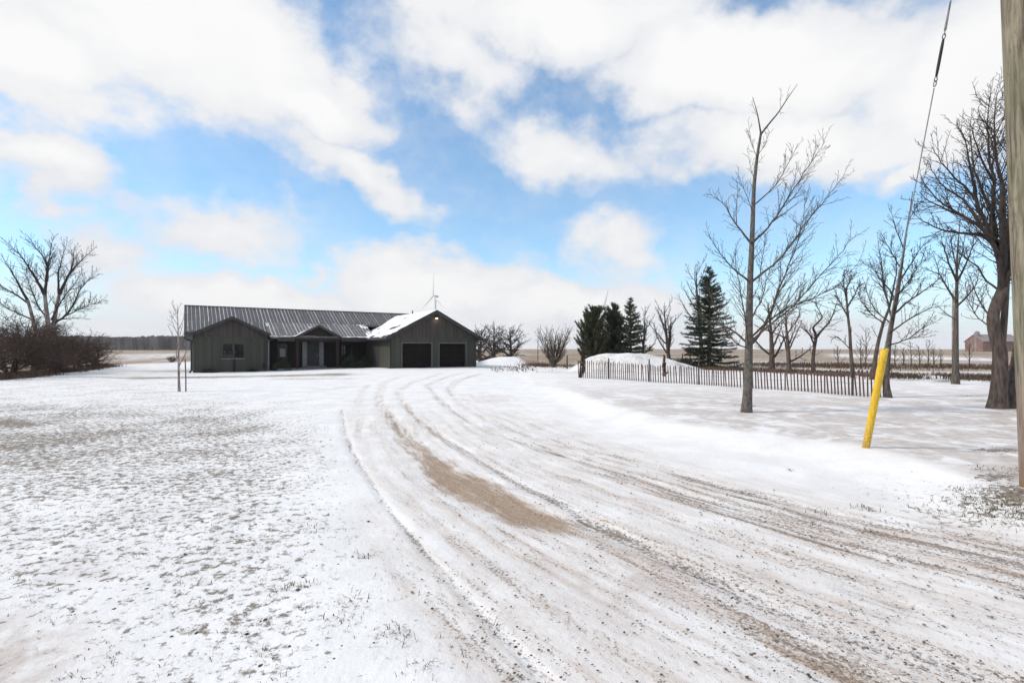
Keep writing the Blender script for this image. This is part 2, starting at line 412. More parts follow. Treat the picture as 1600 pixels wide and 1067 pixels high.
c = t.mix(t.m('MULTIPLY', t.ss(g2, .58, .70), .55), c, (.42, .25, .05))
c = t.mix(t.m('MULTIPLY', t.ss(t.m('ADD', gz_, t.m('MULTIPLY', g1, .35)), .15, .75, .75, 0), t.ss(g2, .35, .6)), c, (.30, .19, .08))
t.put(b.inputs['Base Color'], c); t.put(b.inputs['Roughness'], t.ss(g1, .3, .7, .38, .7)); t.put(b.inputs['Normal'], t.bump(g2, .25, .004)); M['yellow'] = m
M['straw'] = basic('dry_weeds', (.060, .040, .030), (.155, .108, .076), 1.4, .95)
M['blade'] = basic('dead_lawn_blades', (.060, .050, .026), (.20, .155, .085), 6, .9)
M['pebble'] = basic('gravel_stone', (.065, .048, .036), (.27, .205, .155), 9, .85)
M['clod'] = basic('frozen_clod', (.035, .028, .022), (.10, .078, .058), 9, .9)
M['turbine'] = basic('white_turbine_paint', (.62, .63, .65), (.68, .69, .70), 1, .5)
M['barnwall'] = basic('faded_red_barn_boards', (.20, .12, .105), (.28, .18, .16), .6, .9)
M['barnroof'] = basic('dull_barn_roof', (.24, .20, .20), (.32, .28, .275), .5, .8)
M['far'] = basic('haze_lightened_wood', (.12, .105, .105), (.20, .18, .178), .05, .95)  # bare snowy twigs, base colour lightened to stand in for some haze fade
m, t, b = mat('weathered_pole_wood')
tc = t.n.new('ShaderNodeTexCoord').outputs['Object']
n1 = t.noise(t.vm('MULTIPLY', tc, (1, 1, .05)), 26, 6, .68, .4); n2 = t.noise(t.vm('MULTIPLY', tc, (1, 1, .3)), 3.5, 5, .6, .8); zz = t.sep(tc)[2]
n3 = t.noise(t.vm('MULTIPLY', tc, (1, 1, .35)), 9, 6, .7, 1.5)
c = t.mix(t.ss(n1, .32, .66), (.075, .062, .047), (.33, .285, .22))
c = t.mix(t.m('MULTIPLY', t.ss(n3, .55, .72), .55), c, (.075, .058, .036))
c = t.mix(t.m('MULTIPLY', t.m('MULTIPLY', t.ss(n2, .40, .62), t.ss(zz, .9, 2.0)), .32), c, (.19, .205, .125))
c = t.mix(t.ss(t.m('ADD', zz, t.m('MULTIPLY', n2, .3)), .9, 1.5, .5, 0), c, (.27, .20, .165))
c = t.mix(t.ss(t.m('ADD', zz, t.m('MULTIPLY', n2, .3)), .2, .55, .55, 0), c, (.22, .13, .06))
t.put(b.inputs['Base Color'], c); b.inputs['Roughness'].default_value = .9; b.inputs['Specular IOR Level'].default_value = .15
t.put(b.inputs['Normal'], t.bump(t.m('ADD', n1, n3), .8, .012)); M['pole'] = m

# ------------------------------------------------------------------ ground sheet (one log-polar sheet, cut into lawn, driveway and fields)
def seq(a, b, ratio):
    n = int(math.log(b / a) / ratio); return list(np.exp(np.linspace(math.log(a), math.log(b), n, endpoint=False)))
rad = np.array([.25, .6, .95] + seq(1.25, 14, .0068) + seq(14, 62, .0105) + seq(62, 3000, .05) + [3000, 4100])
aa = np.concatenate([np.linspace(-math.pi, -1.0, 30, endpoint=False), np.linspace(-1.0, 1.0, 470), np.linspace(1.0, math.pi, 31)[1:-1]])
NR, NA = len(rad), len(aa)
RR, AA = np.meshgrid(rad, aa, indexing='ij')
GX = (RR * np.sin(AA)).ravel(); GY = (RR * np.cos(AA)).ravel()
def masks(X, Y):
    """what covers the ground at X, Y: grass, gravel, dirt, crust, field, rut lines, and driveway coordinates"""
    yy = np.maximum(Y, .35)
    ix = CX + F * X / yy; iy = HY + F * CAMH / yy                      # where that spot lies in the photo
    front = Y > .4
    def tr(P, w): return [flat(*p[:2]) for p in P], [np.array([p[k] for p in P]) for k in range(2, 2 + w)]
    out = {}
    # driveway
    C_img = [(735, 576), (690, 588), (650, 605), (655, 640), (690, 680), (770, 730), (930, 800), (1200, 905), (1600, 1040), (2300, 1270)]
    Cp = [flat(*p) for p in C_img]
    d, _, side, arc = poly_dist(X, Y, Cp)
    out['rd'] = d * side; out['rs'] = arc
    EL = [(600, 575), (575, 590), (548, 612), (535, 640), (545, 690), (562, 722), (600, 780), (650, 840), (700, 895), (740, 940), (780, 985), (830, 1040), (880, 1100), (980, 1250)]
    ER = [(905, 583), (830, 592), (795, 604), (800, 622), (850, 655), (920, 685), (1010, 712), (1120, 742), (1250, 770), (1400, 800), (1600, 845), (2000, 930), (2600, 1050)]
    eL, _, sL, _ = poly_dist(X, Y, [flat(*p) for p in EL]); eR, _, sR, _ = poly_dist(X, Y, [flat(*p) for p in ER])
    onR = eL * (-sL); onL = eR * sR                                   # signed so that inside is positive
    a_, b_ = eL * sL, -eR * sR
    out['inL'] = a_; out['inR'] = b_
    n1 = fbm(X * 1.3, Y * 1.3, 21); n2 = fbm(X * .35, Y * .35, 33); n3 = fbm(X * 4, Y * 4, 51)
    dirt = np.zeros_like(X); grav = np.zeros_like(X); line = np.zeros_like(X)
    def add(dst, P, hard=1.0, wob=.35):
        pts, (ww, ss_) = tr(P, 2)
        d, (wi, si), _, _ = poly_dist(X, Y, pts, (ww, ss_))
        wi = wi * (1 + wob * 2 * (n1 - .5) + .5 * (n3 - .5))
        np.maximum(dst, si * (1 - sst(d / wi, .25, 1.35)), out=dst)
    add(dirt, [(592, 628, .15, .1), (605, 648, .26, .55), (632, 680, .32, .62), (660, 708, .36, .70), (695, 738, .45, .80), (750, 768, .50, .86), (812, 795, .44, .84), (870, 815, .36, .74), (945, 832, .26, .52), (1010, 868, .2, .35)], wob=.5)
    add(dirt, [(985, 850, .25, .46), (1060, 905, .32, .50), (1150, 955, .34, .50), (1260, 1010, .34, .54), (1400, 1065, .34, .58), (1700, 1200, .3, .5)])
    add(dirt, [(830, 700, .2, .2), (880, 708, .22, .46), (912, 713, .2, .52), (960, 725, .15, .3)])
    add(dirt, [(880, 870, .4, .22), (1000, 930, .45, .28), (1080, 965, .4, .24)])
    add(dirt, [(705, 574, 1.2, .5), (760, 574, 1.4, .75), (800, 577, .8, .4)])
    add(dirt, [(480, 612, .5, .30), (545, 604, .6, .35)])
    add(dirt, [(1330, 915, .10, .5), (1420, 945, .12, .55), (1460, 958, .06, .3)])
    add(dirt, [(1020, 795, .12, .3), (1110, 835, .14, .35), (1230, 880, .10, .2)])
    add(line, [(618, 608, .06, .2), (630, 628, .08, .55), (655, 655, .08, .55), (690, 682, .08, .8), (740, 712, .09, .85), (800, 748, .10, .9), (870, 783, .11, .9), (960, 830, .14, .9), (1080, 885, .14, .85), (1200, 940, .14, .7), (1320, 985, .15, .75), (1450, 1030, .15, .7), (1700, 1120, .15, .6)])
    add(line, [(668, 602, .07, .4), (690, 622, .08, .6), (712, 645, .08, .6), (760, 672, .08, .6), (850, 702, .10, .7), (960, 735, .10, .65), (1100, 780, .10, .5), (1250, 832, .08, .45), (1400, 880, .06, .35)])
    add(line, [(700, 612, .06, .3), (760, 655, .08, .55), (850, 690, .08, .6), (940, 705, .1, .75), (1060, 742, .12, .9), (1160, 768, .12, .8), (1300, 800, .12, .6)])
    add(line, [(534, 640, .07, .7), (541, 685, .08, .8), (556, 715, .07, .78), (600, 782, .06, .72), (650, 842, .06, .72), (700, 897, .05, .66), (740, 942, .05, .66), (785, 990, .055, .68), (840, 1048, .06, .66), (900, 1120, .07, .6)])
    add(line, [(545, 605, .10, .5), (600, 590, .15, .5), (660, 580, .2, .5)])
    add(line, [(640, 600, .12, .45), (675, 590, .15, .5), (706, 583, .2, .5)])
    add(line, [(690, 600, .12, .5), (715, 592, .18, .5), (745, 586, .2, .6), (830, 582, .25, .7)])
    add(line, [(800, 597, .15, .7), (845, 593, .15, .6), (905, 588, .15, .4)])
    add(line, [(420, 594, .2, .6), (470, 594, .2, .75), (490, 593, .2, .4), (530, 594, .2, .75), (570, 593, .2, .5)])
    add(line, [(1250, 818, .03, .6), (1330, 832, .03, .6)]); add(line, [(765, 688, .03, .8), (800, 705, .03, .6)])
    add(grav, [(700, 640, .5, .25), (800, 690, .6, .40), (900, 715, .7, .50), (1000, 745, .8, .66), (1120, 780, .9, .78), (1250, 815, .9, .82), (1420, 850, .9, .80), (1600, 885, 1.0, .8), (2000, 980, 1.0, .7)])
    add(grav, [(700, 690, .25, .3), (800, 752, .32, .5), (960, 840, .5, .64), (1080, 895, .55, .68), (1200, 945, .55, .66), (1400, 1020, .55, .62), (1700, 1130, .6, .6)])
    add(grav, [(980, 870, .35, .5), (1100, 930, .45, .62), (1300, 1025, .5, .66), (1450, 1090, .5, .6)])
    add(grav, [(590, 790, .3, .28), (640, 850, .38, .42), (720, 930, .40, .52), (800, 1015, .4, .56), (900, 1110, .5, .56)])
    add(grav, [(1100, 965, .6, .30), (1250, 1050, .6, .36)])
    add(grav, [(800, 650, .9, .36), (900, 690, .7, .45), (1010, 715, .5, .4)])
    add(grav, [(750, 618, 1.2, .3), (765, 625, 1.0, .42)])
    for P_ in ([(640, 584, .25, .3), (600, 598, .22, .4), (592, 615, .2, .5), (598, 638, .2, .6), (620, 668, .25, .6)], [(690, 583, .25, .4), (645, 598, .2, .45), (622, 612, .18, .5), (630, 630, .16, .55), (655, 657, .18, .6), (700, 690, .2, .6), (760, 725, .22, .6)],
               [(720, 583, .25, .45), (690, 592, .22, .5), (668, 602, .2, .5), (680, 618, .18, .5), (712, 645, .18, .58), (770, 675, .2, .62), (850, 702, .25, .66), (920, 716, .3, .6)], [(750, 584, .3, .5), (715, 595, .25, .5), (700, 610, .2, .45), (730, 638, .2, .5), (790, 668, .22, .55), (880, 695, .25, .6), (980, 722, .3, .62)],
               [(780, 582, .3, .45), (850, 581, .3, .5), (905, 581, .3, .3)], [(575, 600, .2, .35), (560, 625, .2, .35), (570, 660, .2, .3), (600, 710, .2, .25)]):
        add(grav, P_, wob=.6)
    inside = sst(a_, -.3, .3) * sst(b_, -.8, .5)
    grav = np.maximum(grav, inside * (.42 + .4 * (n2 - .5)) * sst(iy, 600, 680))
    # lawn on the left
    lawn = sst(-a_, -.05, .5) * (X < 6) * front
    prof = np.interp(iy, [560, 590, 605, 625, 650, 690, 730, 780, 850, 920, 1000, 1100], [.45, .42, .36, .42, .62, .66, .60, .53, .46, .42, .36, .32])
    wx = np.interp(iy, [590, 640, 690, 760, 850, 1000], [300, 420, 470, 480, 470, 500])
    gr = lawn * prof * (1 - .62 * sst(ix - wx, -150, 130)) * (1 - .5 * sst(250 - iy + 600, 0, 1) * 0)
    gr = gr * (.72 + .5 * n2) + .08 * lawn * (n3 - .5)
    corner = sst(150 - ix, -60, 120) * sst(iy, 930, 1000)
    gr = gr * (1 - .7 * corner)
    band = np.exp(-((iy - (586.5 - (ix - 300) * .006)) / 3.6) ** 2) * sst(ix, 60, 230) * sst(580 - ix, -20, 60) * (.45 + .6 * n2)
    gr = np.maximum(gr, lawn * band * 1.1)
    band2 = np.exp(-((iy - 592) / 2.2) ** 2) * sst(ix, 395, 440) * sst(600 - ix, 0, 60) * .5
    gr = np.maximum(gr, lawn * band2)
    gr = np.maximum(gr, .95 * np.exp(-((ix - 15) / 70) ** 2 - ((iy - 662) / 14) ** 2))
    # grass round the foot of the pole and dark bare spots behind it
    pole = np.exp(-(((X - 5.45) / .85) ** 2 + ((Y - 5.15) / .55) ** 2))
    gr = np.maximum(gr, .98 * pole); gr = np.maximum(gr, .42 * np.exp(-(((X - 4.6) / 1.1) ** 2 + ((Y - 4.9) / .5) ** 2)))
    right = sst(-b_, .0, .8) * (X > 0) * front
    gr = np.maximum(gr, right * np.exp(-((iy - 800) / 40) ** 2) * .25 * sst(ix, 1000, 1300))
    bd, _, bs, _ = poly_dist(X, Y, BANK); sb = bd * bs
    ice = sst(sb, -.15, .5 ) * (X > 1) * front * (.75 + .4 * n2)
    ice = ice * np.interp(iy, [575, 600, 620, 650, 720, 800], [.1, .25, .65, 1, 1, .9])
    ice = np.maximum(ice, corner * 1.0)
    ice = np.maximum(ice, .9 * np.exp(-(((ix - 110) / 60) ** 2 + ((iy - 890) / 14) ** 2)))
    ice = np.maximum(ice, .55 * np.exp(-(((ix - 1000) / 170) ** 2 + ((iy - 915) / 50) ** 2)))
    # litter and bare soil under the right-hand trees
    for (x0, y0, rx, ry, s) in [(1440, 599, 60, 4, .6), (1480, 601, 30, 4, .9), (1525, 628, 40, 4, .5), (1560, 722, 55, 5, .85), (1560, 768, 45, 9, .9), (1150, 637, 18, 3, .6),
                                (1205, 590, 200, 4, .35), (990, 577, 90, 4, .6), (1380, 592, 90, 3, .5)]:
        gr = np.maximum(gr, s * np.exp(-(((ix - x0) / rx) ** 2 + ((iy - y0) / ry) ** 2)) * front)
    for (x0, y0, rr) in ((1167, 644, .45), (1562, 638, .9), (1387, 621, .5), (1493, 600, 1.0), (1364, 593, .8), (280, 612, .3), (1353, 699, .18), (1333, 590, .7)):
        c0 = flat(x0, y0); gr = np.maximum(gr, .62 * np.exp(-((X - c0[0]) ** 2 + (Y - c0[1]) ** 2) / rr ** 2))
    md = np.sqrt(((X - 8.2) / 5.4) ** 2 + ((Y - 34.5) / 4.0) ** 2)
    gr = np.maximum(gr, .52 * (md < 1.2) * (.6 + .8 * (n1 - .3)))
    # fields past the yard
    fa = np.interp(ix, [-900, 0, 150, 175, 300, 740, 800, 845, 905, 1100, 1200, 1300, 1400, 1480, 1600, 2600],
                   [596, 590, 572, 567, 563, 561, 566, 574, 572, 578, 583, 590, 589, 592, 600, 620])
    fld = sst(fa - iy, -1.0, 1.6)
    fld = np.where(front, fld, 0)
    fld = np.where((Y <= .4) & (np.hypot(X, Y) > 45), 1, fld)
    md2 = ((X - 8.3) / 6.2) ** 2 + ((Y - 34.5) / 4.4) ** 2
    fld = np.where(md2 < 1, 0, fld)
    def strip(x0, x1, y0, y1, k): return k * sst(ix, x0 - 25, x0 + 25) * sst(x1 - ix, -25, 25) * np.exp(-((iy - (y0 + (y1 - y0) * np.clip((ix - x0) / (x1 - x0), 0, 1))) / 2.6) ** 2) * sst(n2 + .5 * n1, .38, .62)
    for a_s in ((1300, 1560, 555, 562, 1.0), (1180, 1330, 566, 571, .9), (1330, 1620, 569, 576, .5), (1040, 1200, 566, 568, .8), (900, 1010, 568, 571, .4), (175, 290, 556, 554, .6), (180, 270, 561, 556, .5), (1400, 1700, 582, 586, .7), (1150, 1400, 577, 580, .7)):
        fld = fld * (1 - strip(*a_s))
    out.update(grass=gr * (1 - fld), gravel=np.where(front, grav, .5), dirt=np.where(front, dirt, .1), ice=ice, field=fld, line=line * front)
    return out
def build_ground():
    global GX, GY
    MK = masks(GX, GY)
    rut = -.028 * np.clip(MK['dirt'], 0, 1) - .020 * MK['line'] - .018 * np.clip(MK['gravel'], 0, 1) + .012 * np.clip(MK['grass'], 0, 1)
    Z = H(GX, GY) + rut * (np.hypot(GX, GY) < 40)
    V = np.stack([GX, GY, Z], 1)
    I, J = np.meshgrid(np.arange(NR - 1), np.arange(NA), indexing='ij')
    a = I * NA + J; b = I * NA + (J + 1) % NA; c = (I + 1) * NA + (J + 1) % NA; d = (I + 1) * NA + J
    Q = np.stack([a, d, c, b], -1).reshape(-1, 4)
    ins = (MK['inL'] > 0) & (MK['inR'] > 0) & (GY > .3) & (GY < 46) & (GX < 40)
    drive = ins[Q].sum(1) >= 3
    fieldm = (MK['field'][Q].mean(1) > .5) & ~drive
    for name, sel in (('driveway', drive), ('field', fieldm), ('snowy_lawn', ~drive & ~fieldm)):
        q = Q[sel]
        idx = np.unique(q); remap = np.full(len(V), -1); remap[idx] = np.arange(len(idx))
        f = remap[q]; v = V[idx]
        if name == 'snowy_lawn':                      # close the small hole under the camera
            pass
        me = mesh_np(name, v, f, True)
        for k in ('grass', 'gravel', 'dirt', 'ice', 'field', 'line'):
            at = me.attributes.new(k, 'FLOAT', 'POINT'); at.data.foreach_set('value', np.clip(MK[k][idx], 0, 1).astype(np.float32))
        at = me.attributes.new('road', 'FLOAT_VECTOR', 'POINT')
        at.data.foreach_set('vector', np.stack([MK['rd'][idx], MK['rs'][idx], np.zeros(len(idx))], 1).astype(np.float32).ravel())
        tag(ob(name, me, M['ground']), kind='structure')
build_ground()

# ------------------------------------------------------------------ loose stones and grass blades (uncountable)
def scatter(n, xr, yr, key, lo=.05, power=1.0, seed=0):
    r = np.random.RandomState(seed)
    # even over the log of distance so that far ground is not starved
    Y = np.exp(r.uniform(math.log(yr[0]), math.log(yr[1]), n)); X = r.uniform(xr[0], xr[1], n) * Y
    mk = masks(X, Y); p = key(mk, X, Y)
    k = r.uniform(0, 1, n) < np.clip(p, 0, 1) ** power
    X, Y = X[k], Y[k]; return X, Y, H(X, Y)
ICO_V = np.array([(0, 0, 1), (.894, 0, .447), (.276, .851, .447), (-.724, .526, .447), (-.724, -.526, .447), (.276, -.851, .447), (0, 0, -.6)])
ICO_F = np.array([(0, 1, 2), (0, 2, 3), (0, 3, 4), (0, 4, 5), (0, 5, 1), (6, 2, 1), (6, 3, 2), (6, 4, 3), (6, 5, 4), (6, 1, 5)])
def stones(name, X, Y, Z, smin, smax, matl, label, cat, seed):
    r = np.random.RandomState(seed); n = len(X)
    s = smin * (smax / smin) ** (r.uniform(0, 1, n) ** 2.2)
    a = r.uniform(0, 6.283, n); ca, sa = np.cos(a), np.sin(a)
    V = ICO_V[None] * (1 + r.uniform(-.28, .28, (n, 7, 3)))
    V = V * s[:, None, None] * np.stack([np.ones(n), r.uniform(.6, .95, n), r.uniform(.4, .7, n)], 1)[:, None, :]
    x = V[..., 0] * ca[:, None] - V[..., 1] * sa[:, None]; y = V[..., 0] * sa[:, None] + V[..., 1] * ca[:, None]
    W = np.stack([x + X[:, None], y + Y[:, None], V[..., 2] + Z[:, None] + .05 * s[:, None]], -1).reshape(-1, 3)
    Fc = (ICO_F[None] + (np.arange(n) * 7)[:, None, None]).reshape(-1, 3)
    o = ob(name, mesh_np(name, W, Fc), matl); tag(o, label, cat, kind='stuff'); return o
def blades(name, X, Y, Z, hmin, hmax, wid, matl, label, cat, seed, lean=.9, per=1):
    r = np.random.RandomState(seed); n = len(X)
    h = r.uniform(hmin, hmax, n); a = r.uniform(0, 6.283, n); ln = r.uniform(.2, lean, n)
    dirx, diry = np.cos(a), np.sin(a); w_ = wid * r.uniform(.6, 1.4, n) * np.clip(np.hypot(X, Y) / 6, 1, 6)
    sx, sy = -diry, dirx
    base = np.stack([X, Y, Z - .004], 1)
    mid = base + np.stack([dirx * h * ln * .4, diry * h * ln * .4, h * .62], 1)
    tip = base + np.stack([dirx * h * ln, diry * h * ln, h * (1 - .35 * ln)], 1)
    sd_ = np.stack([sx * w_, sy * w_, np.zeros(n)], 1)
    V = np.stack([base - sd_, base + sd_, mid + sd_ * .8, mid - sd_ * .8, tip], 1).reshape(-1, 3)
    off = (np.arange(n) * 5)[:, None]
    Fq = np.concatenate([off + np.array([[0, 1, 2]]), off + np.array([[0, 2, 3]]), off + np.array([[3, 2, 4]])])
    o = ob(name, mesh_np(name, V, Fq), matl); tag(o, label, cat, kind='stuff'); return o
X, Y, Z = scatter(90000, (-.6, 1.15), (2.0, 13), lambda k, x, y: (np.clip(k['gravel'] - .30, 0, 1) * .38 + k['line'] ** 2 * .20) * (1 - k['field']), seed=3)
stones('loose_gravel', X, Y, Z, .0035, .0155, M['pebble'], 'loose grey gravel stones strewn through the packed driveway snow', 'gravel', 4)
X, Y, Z = scatter(26000, (-1.1, .2), (2.1, 14), lambda k, x, y: np.clip(k['grass'] - .08, 0, 1) * .30 * (fbm(x * 5, y * 5, 77, 3) > .54), seed=5)
stones('frozen_clods', X, Y, Z, .006, .020, M['clod'], 'small dark frozen clods showing through the snow on the lawn', 'clods', 6)
X, Y, Z = scatter(150000, (-1.1, 1.2), (2.0, 17), lambda k, x, y: (np.clip(k['grass'] - .05, 0, 1) * 1.1 * (fbm(x * 5.1, y * 5.1, 78, 3) > .60) + .012 * (k['inL'] < 0) * (x < 2)) * (1 - k['field']), seed=8)
blades('lawn_blades', X, Y, Z, .008, .034, .0018, M['blade'], 'short dead grass blades poking up through the thin snow', 'grass', 9, lean=2.4)
# a few bigger tufts on the lawn near the camera
r = np.random.RandomState(31); tx, ty = [], []
for (px, py, n, sp) in [(455, 918, 26, .05), (553, 938, 22, .04), (625, 992, 30, .07), (620, 985, 16, .04), (480, 915, 14, .04), (660, 1043, 16, .05), (530, 965, 16, .05), (500, 825, 20, .06),
                        (340, 825, 16, .06), (775, 972, 10, .03), (380, 990, 14, .07), (300, 915, 14, .06), (1280, 800, 22, .06), (1350, 795, 26, .07), (1455, 800, 20, .05), (1360, 798, 16, .04), (1545, 735, 40, .10), (1590, 735, 40, .1),
                        (1575, 784, 420, .26), (1598, 800, 420, .25), (1540, 792, 160, .2), (1500, 765, 16, .06), (1235, 735, 10, .03), (570, 870, 18, .05), (450, 760, 18, .08), (490, 750, 18, .08), (385, 700, 14, .07)]:
    p = gp(px, py); tx += list(p.x + r.normal(0, sp, n)); ty += list(p.y + r.normal(0, sp, n))
tx, ty = np.array(tx), np.array(ty)
blades('grass_tufts', tx, ty, H(tx, ty), .018, .062, .0026, M['blade'], 'longer brown grass tufts standing out of the snow', 'grass', 10, lean=2.0)

# ------------------------------------------------------------------ the house (local x along the front, y to the back)
UX, UY = .84, .5426
HRZ = math.atan2(UY, UX)
house = empty('bungalow', (-10.16, 43.0, 0), HRZ)
tag(house, 'long low dark green bungalow with ribbed metal roof, porch and double garage', 'house')
def part(mb, name, m, parent=house, kind=None, label=None, smooth=False):
    o = mb.build(name, M[m], parent, smooth); tag(o, label, None, None, kind); return o
ZB = -.55
# garage block -------------------------------------------------------
GS, GM = 8.1, 4.05
D1, D2, DH = (.98, 3.68), (4.42, 7.05), 2.13
gw = MB(); 
for a, b in ((0, D1[0]), (D1[1], D2[0]), (D2[1], GS)): gw.box(a, b, 0, .14, ZB, 2.6)
for a, b in (D1, D2): gw.box(a, b, 0, .14, DH, 2.6)
part(gw, 'garage_front_wall', 'green')
part(MB().box(0, .14, .14, 10, ZB, 2.68), 'garage_side_wall', 'green')
part(MB().box(GS - .14, GS, .14, 14, ZB, 2.68), 'garage_side_wall', 'green')
gc = part(MB().prism([(.05, 2.602), (8.05, 2.602), (8.05, 2.755), (GM, 4.83), (.05, 2.755)], 'y', -.025, .13), 'gable_cladding', 'brown', label='weathered brown vertical boards in the garage gable')
bt = MB()
for k in range(40):
    s_ = .15 + k * .2
    bt.box(s_ - .018, s_ + .018, -.045, -.026, 2.62, 4.74 - .52 * abs(s_ - GM))
part(bt, 'battens', 'brown', gc, 'stuff')
for a, b in (D1, D2):
    fr_ = MB().box(a - .05, a, -.02, .2, ZB, DH).box(b, b + .05, -.02, .2, ZB, DH).box(a - .05, b + .05, -.02, .2, DH + .001, DH + .06)
    gd = empty('garage_door', (a, .17, 0)); gd.parent = house
    o = fr_.build('door_frame', M['white_trim'], gd); o.location = (-a, -.17, 0)
    me = MB().box(.0, b - a, 0, .05, .012, DH / 4 - .012).box(.08, (b - a) / 2 - .06, -.012, 0.0, .09, DH / 4 - .09).box((b - a) / 2 + .06, b - a - .08, -.012, 0, .09, DH / 4 - .09).mesh('door_panel')
    for k in range(4):
        pn = ob('door_panel', me, M['gdoor'], gd); pn.location = (0, 0, k * DH / 4)
    part(MB().box(0, b - a, .07, .09, -.1, DH), 'door_backing', 'black', gd)
    part(MB().box(0, b - a, -.18, 0.06, -.25, -.003), 'threshold', 'trim', gd)
# lamp in the peak
lp = empty('gable_lamp', (4.12, -.03, 4.28)); lp.parent = house
part(MB().box(-.16, .16, -.14, 0, .1, .16), 'lamp_hood', 'trim', lp)
part(MB().box(-.10, .10, -.12, -.02, .0, .099), 'lamp_lens', 'lamp', lp)
ld = bpy.data.lights.new('gable_lamp_light', 'POINT'); ld.energy = 4.5; ld.color = (1, .78, .5); ld.shadow_soft_size = .08
lo_ = bpy.data.objects.new('gable_lamp_light', ld); col.objects.link(lo_); lo_.parent = house; lo_.location = (4.12, -.30, 4.16)
# roof slopes --------------------------------------------------------
def slope(name, e0, e1, r1, r0, m='metal', t=.15, pitch=.30, streak=0.0, sl=(0, 1), parent=house, ribs=True, sw=.09):
    """a roof plane from eave e0-e1 up to r0-r1 with standing ribs and thin streaks of caught snow"""
    o = part(MB().slab([e0, e1, r1, r0], t), name, m, parent)
    e0, e1, r1, r0 = [Vector(p) for p in (e0, e1, r1, r0)]
    ed = (e1 - e0); n = ed.cross(r0 - e0).normalized()
    if n.z < 0: n = -n
    L = max(ed.length, (r1 - r0).length); cnt = max(2, int(L / pitch)); lat = ed.normalized()
    rb, sn = MB(), MB(); rr = random.Random(sum(map(ord, name)) + int(L * 10))
    for k in range(cnt + 1):
        f = (k + .5) / (cnt + 1); a = e0.lerp(e1, f); b = r0.lerp(r1, f)
        if (b - a).length < .1: continue
        def bar(mb, a, b, o0, o1, h0, h1):
            mb.add([a + lat * o0 + n * h0, a + lat * o1 + n * h0, b + lat * o1 + n * h0, b + lat * o0 + n * h0,
                    a + lat * o0 + n * h1, a + lat * o1 + n * h1, b + lat * o1 + n * h1, b + lat * o0 + n * h1],
                   [(0, 3, 2, 1), (4, 5, 6, 7), (0, 1, 5, 4), (1, 2, 6, 5), (2, 3, 7, 6), (3, 0, 4, 7)])
        bar(rb, a, b, -.02, .02, -.004, .038)
        if streak and rr.random() < streak:
            t0 = max(.0, sl[0] + rr.random() * .25); t1 = min(1.0, sl[1] - rr.random() * .12)
            nseg = 4; wj = rr.uniform(.35, 1.1)
            for j in range(nseg):
                q0 = t0 + (t1 - t0) * j / nseg; q1 = t0 + (t1 - t0) * (j + 1) / nseg
                wd = sw * wj * rr.uniform(.85, 1.15)
                bar(sn, a.lerp(b, q0), a.lerp(b, q1), .021, .021 + wd, -.003, .022)
    if ribs: part(rb, 'roof_ribs', m, o, 'stuff')
    if sn.v: part(sn, 'snow_streaks', 'snow', o, 'stuff')
    return o
def snow_sheet(e0, e1, r1, r0, fn, parent, nu=70, nv=36, seed=0):
    """lying snow on a roof plane: thickness from fn(u, v, noise), sinking below the metal where there is none"""
    e0, e1, r1, r0 = [Vector(p) for p in (e0, e1, r1, r0)]
    n = (e1 - e0).cross(r0 - e0).normalized()
    if n.z < 0: n = -n
    V, Q = [], []
    for i in range(nu + 1):
        for j in range(nv + 1):
            u, v = i / nu, j / nv
            p = e0.lerp(e1, u).lerp(r0.lerp(r1, u), v)
            nz = float(fbm(np.array([u * 9.0]), np.array([v * 5.0]), seed)[0])
            V.append(tuple(p + n * fn(u, v, nz)))
    for i in range(nu):
        for j in range(nv):
            a = i * (nv + 1) + j; Q.append((a, a + nv + 1, a + nv + 2, a + 1))
    o = ob('roof_snow', mesh_np('roof_snow', V, Q, True), M['snow'], parent); tag(o, kind='stuff'); return o
# garage roof
gz_e, gz_r, HS = 2.6, 5.0, 4.62
gl_ = slope('garage_roof_slope', (GM - HS, -.42, gz_e), (GM - HS, 9.6, gz_e), (GM, 9.6, gz_r), (GM, -.42, gz_r), 'metal2')
gr_ = slope('garage_roof_slope', (GM + HS, -.42, gz_e), (GM + HS, 12, gz_e), (GM, 12, gz_r), (GM, -.42, gz_r), 'metal2')
snow_sheet((GM - HS, -.40, gz_e), (GM - HS, 9.6, gz_e), (GM, 9.6, gz_r), (GM, -.40, gz_r),
           lambda u, v, n: -.03 + .11 * max(0, min(1, (n - .30) * 5 + (1.2 * abs(v - .12) if u < .55 else .8) - .75 * math.exp(-((u - .30) / .10) ** 2 - ((v - .20) / .10) ** 2) - .35 * (1 if (v < .10 and u < .5) else 0))), gl_, seed=3)
part(MB().slab([(GM - .16, -.43, gz_r - .052), (GM - .16, 11, gz_r - .052), (GM, 11, gz_r + .045), (GM, -.43, gz_r + .045)], .02).slab([(GM + .16, -.43, gz_r - .052), (GM + .16, 11, gz_r - .052), (GM, 11, gz_r + .045), (GM, -.43, gz_r + .045)], .02), 'ridge_cap', 'trim', gl_)
for sgn in (-1, 1):
    part(MB().slab([(GM + sgn * (HS + .02), -.47, gz_e + .03), (GM + sgn * (HS + .02), -.425, gz_e + .03), (GM, -.425, gz_r + .035), (GM, -.47, gz_r + .035)], .26), 'rake_board', 'trim')
    part(MB().box(GM + sgn * HS - .06, GM + sgn * HS + .06, -.42, 5 if sgn < 0 else 12, gz_e - .20, gz_e - .06), 'gutter', 'trim')
part(MB().prism([(.02, 2.63), (.02, 2.45), (-.35, 2.45), (-.5, 2.47)], 'y', -.38, 5), 'soffit', 'trim')
part(MB().prism([(8.08, 2.63), (8.08, 2.45), (8.45, 2.45), (8.6, 2.47)], 'y', -.38, 12), 'soffit', 'trim')
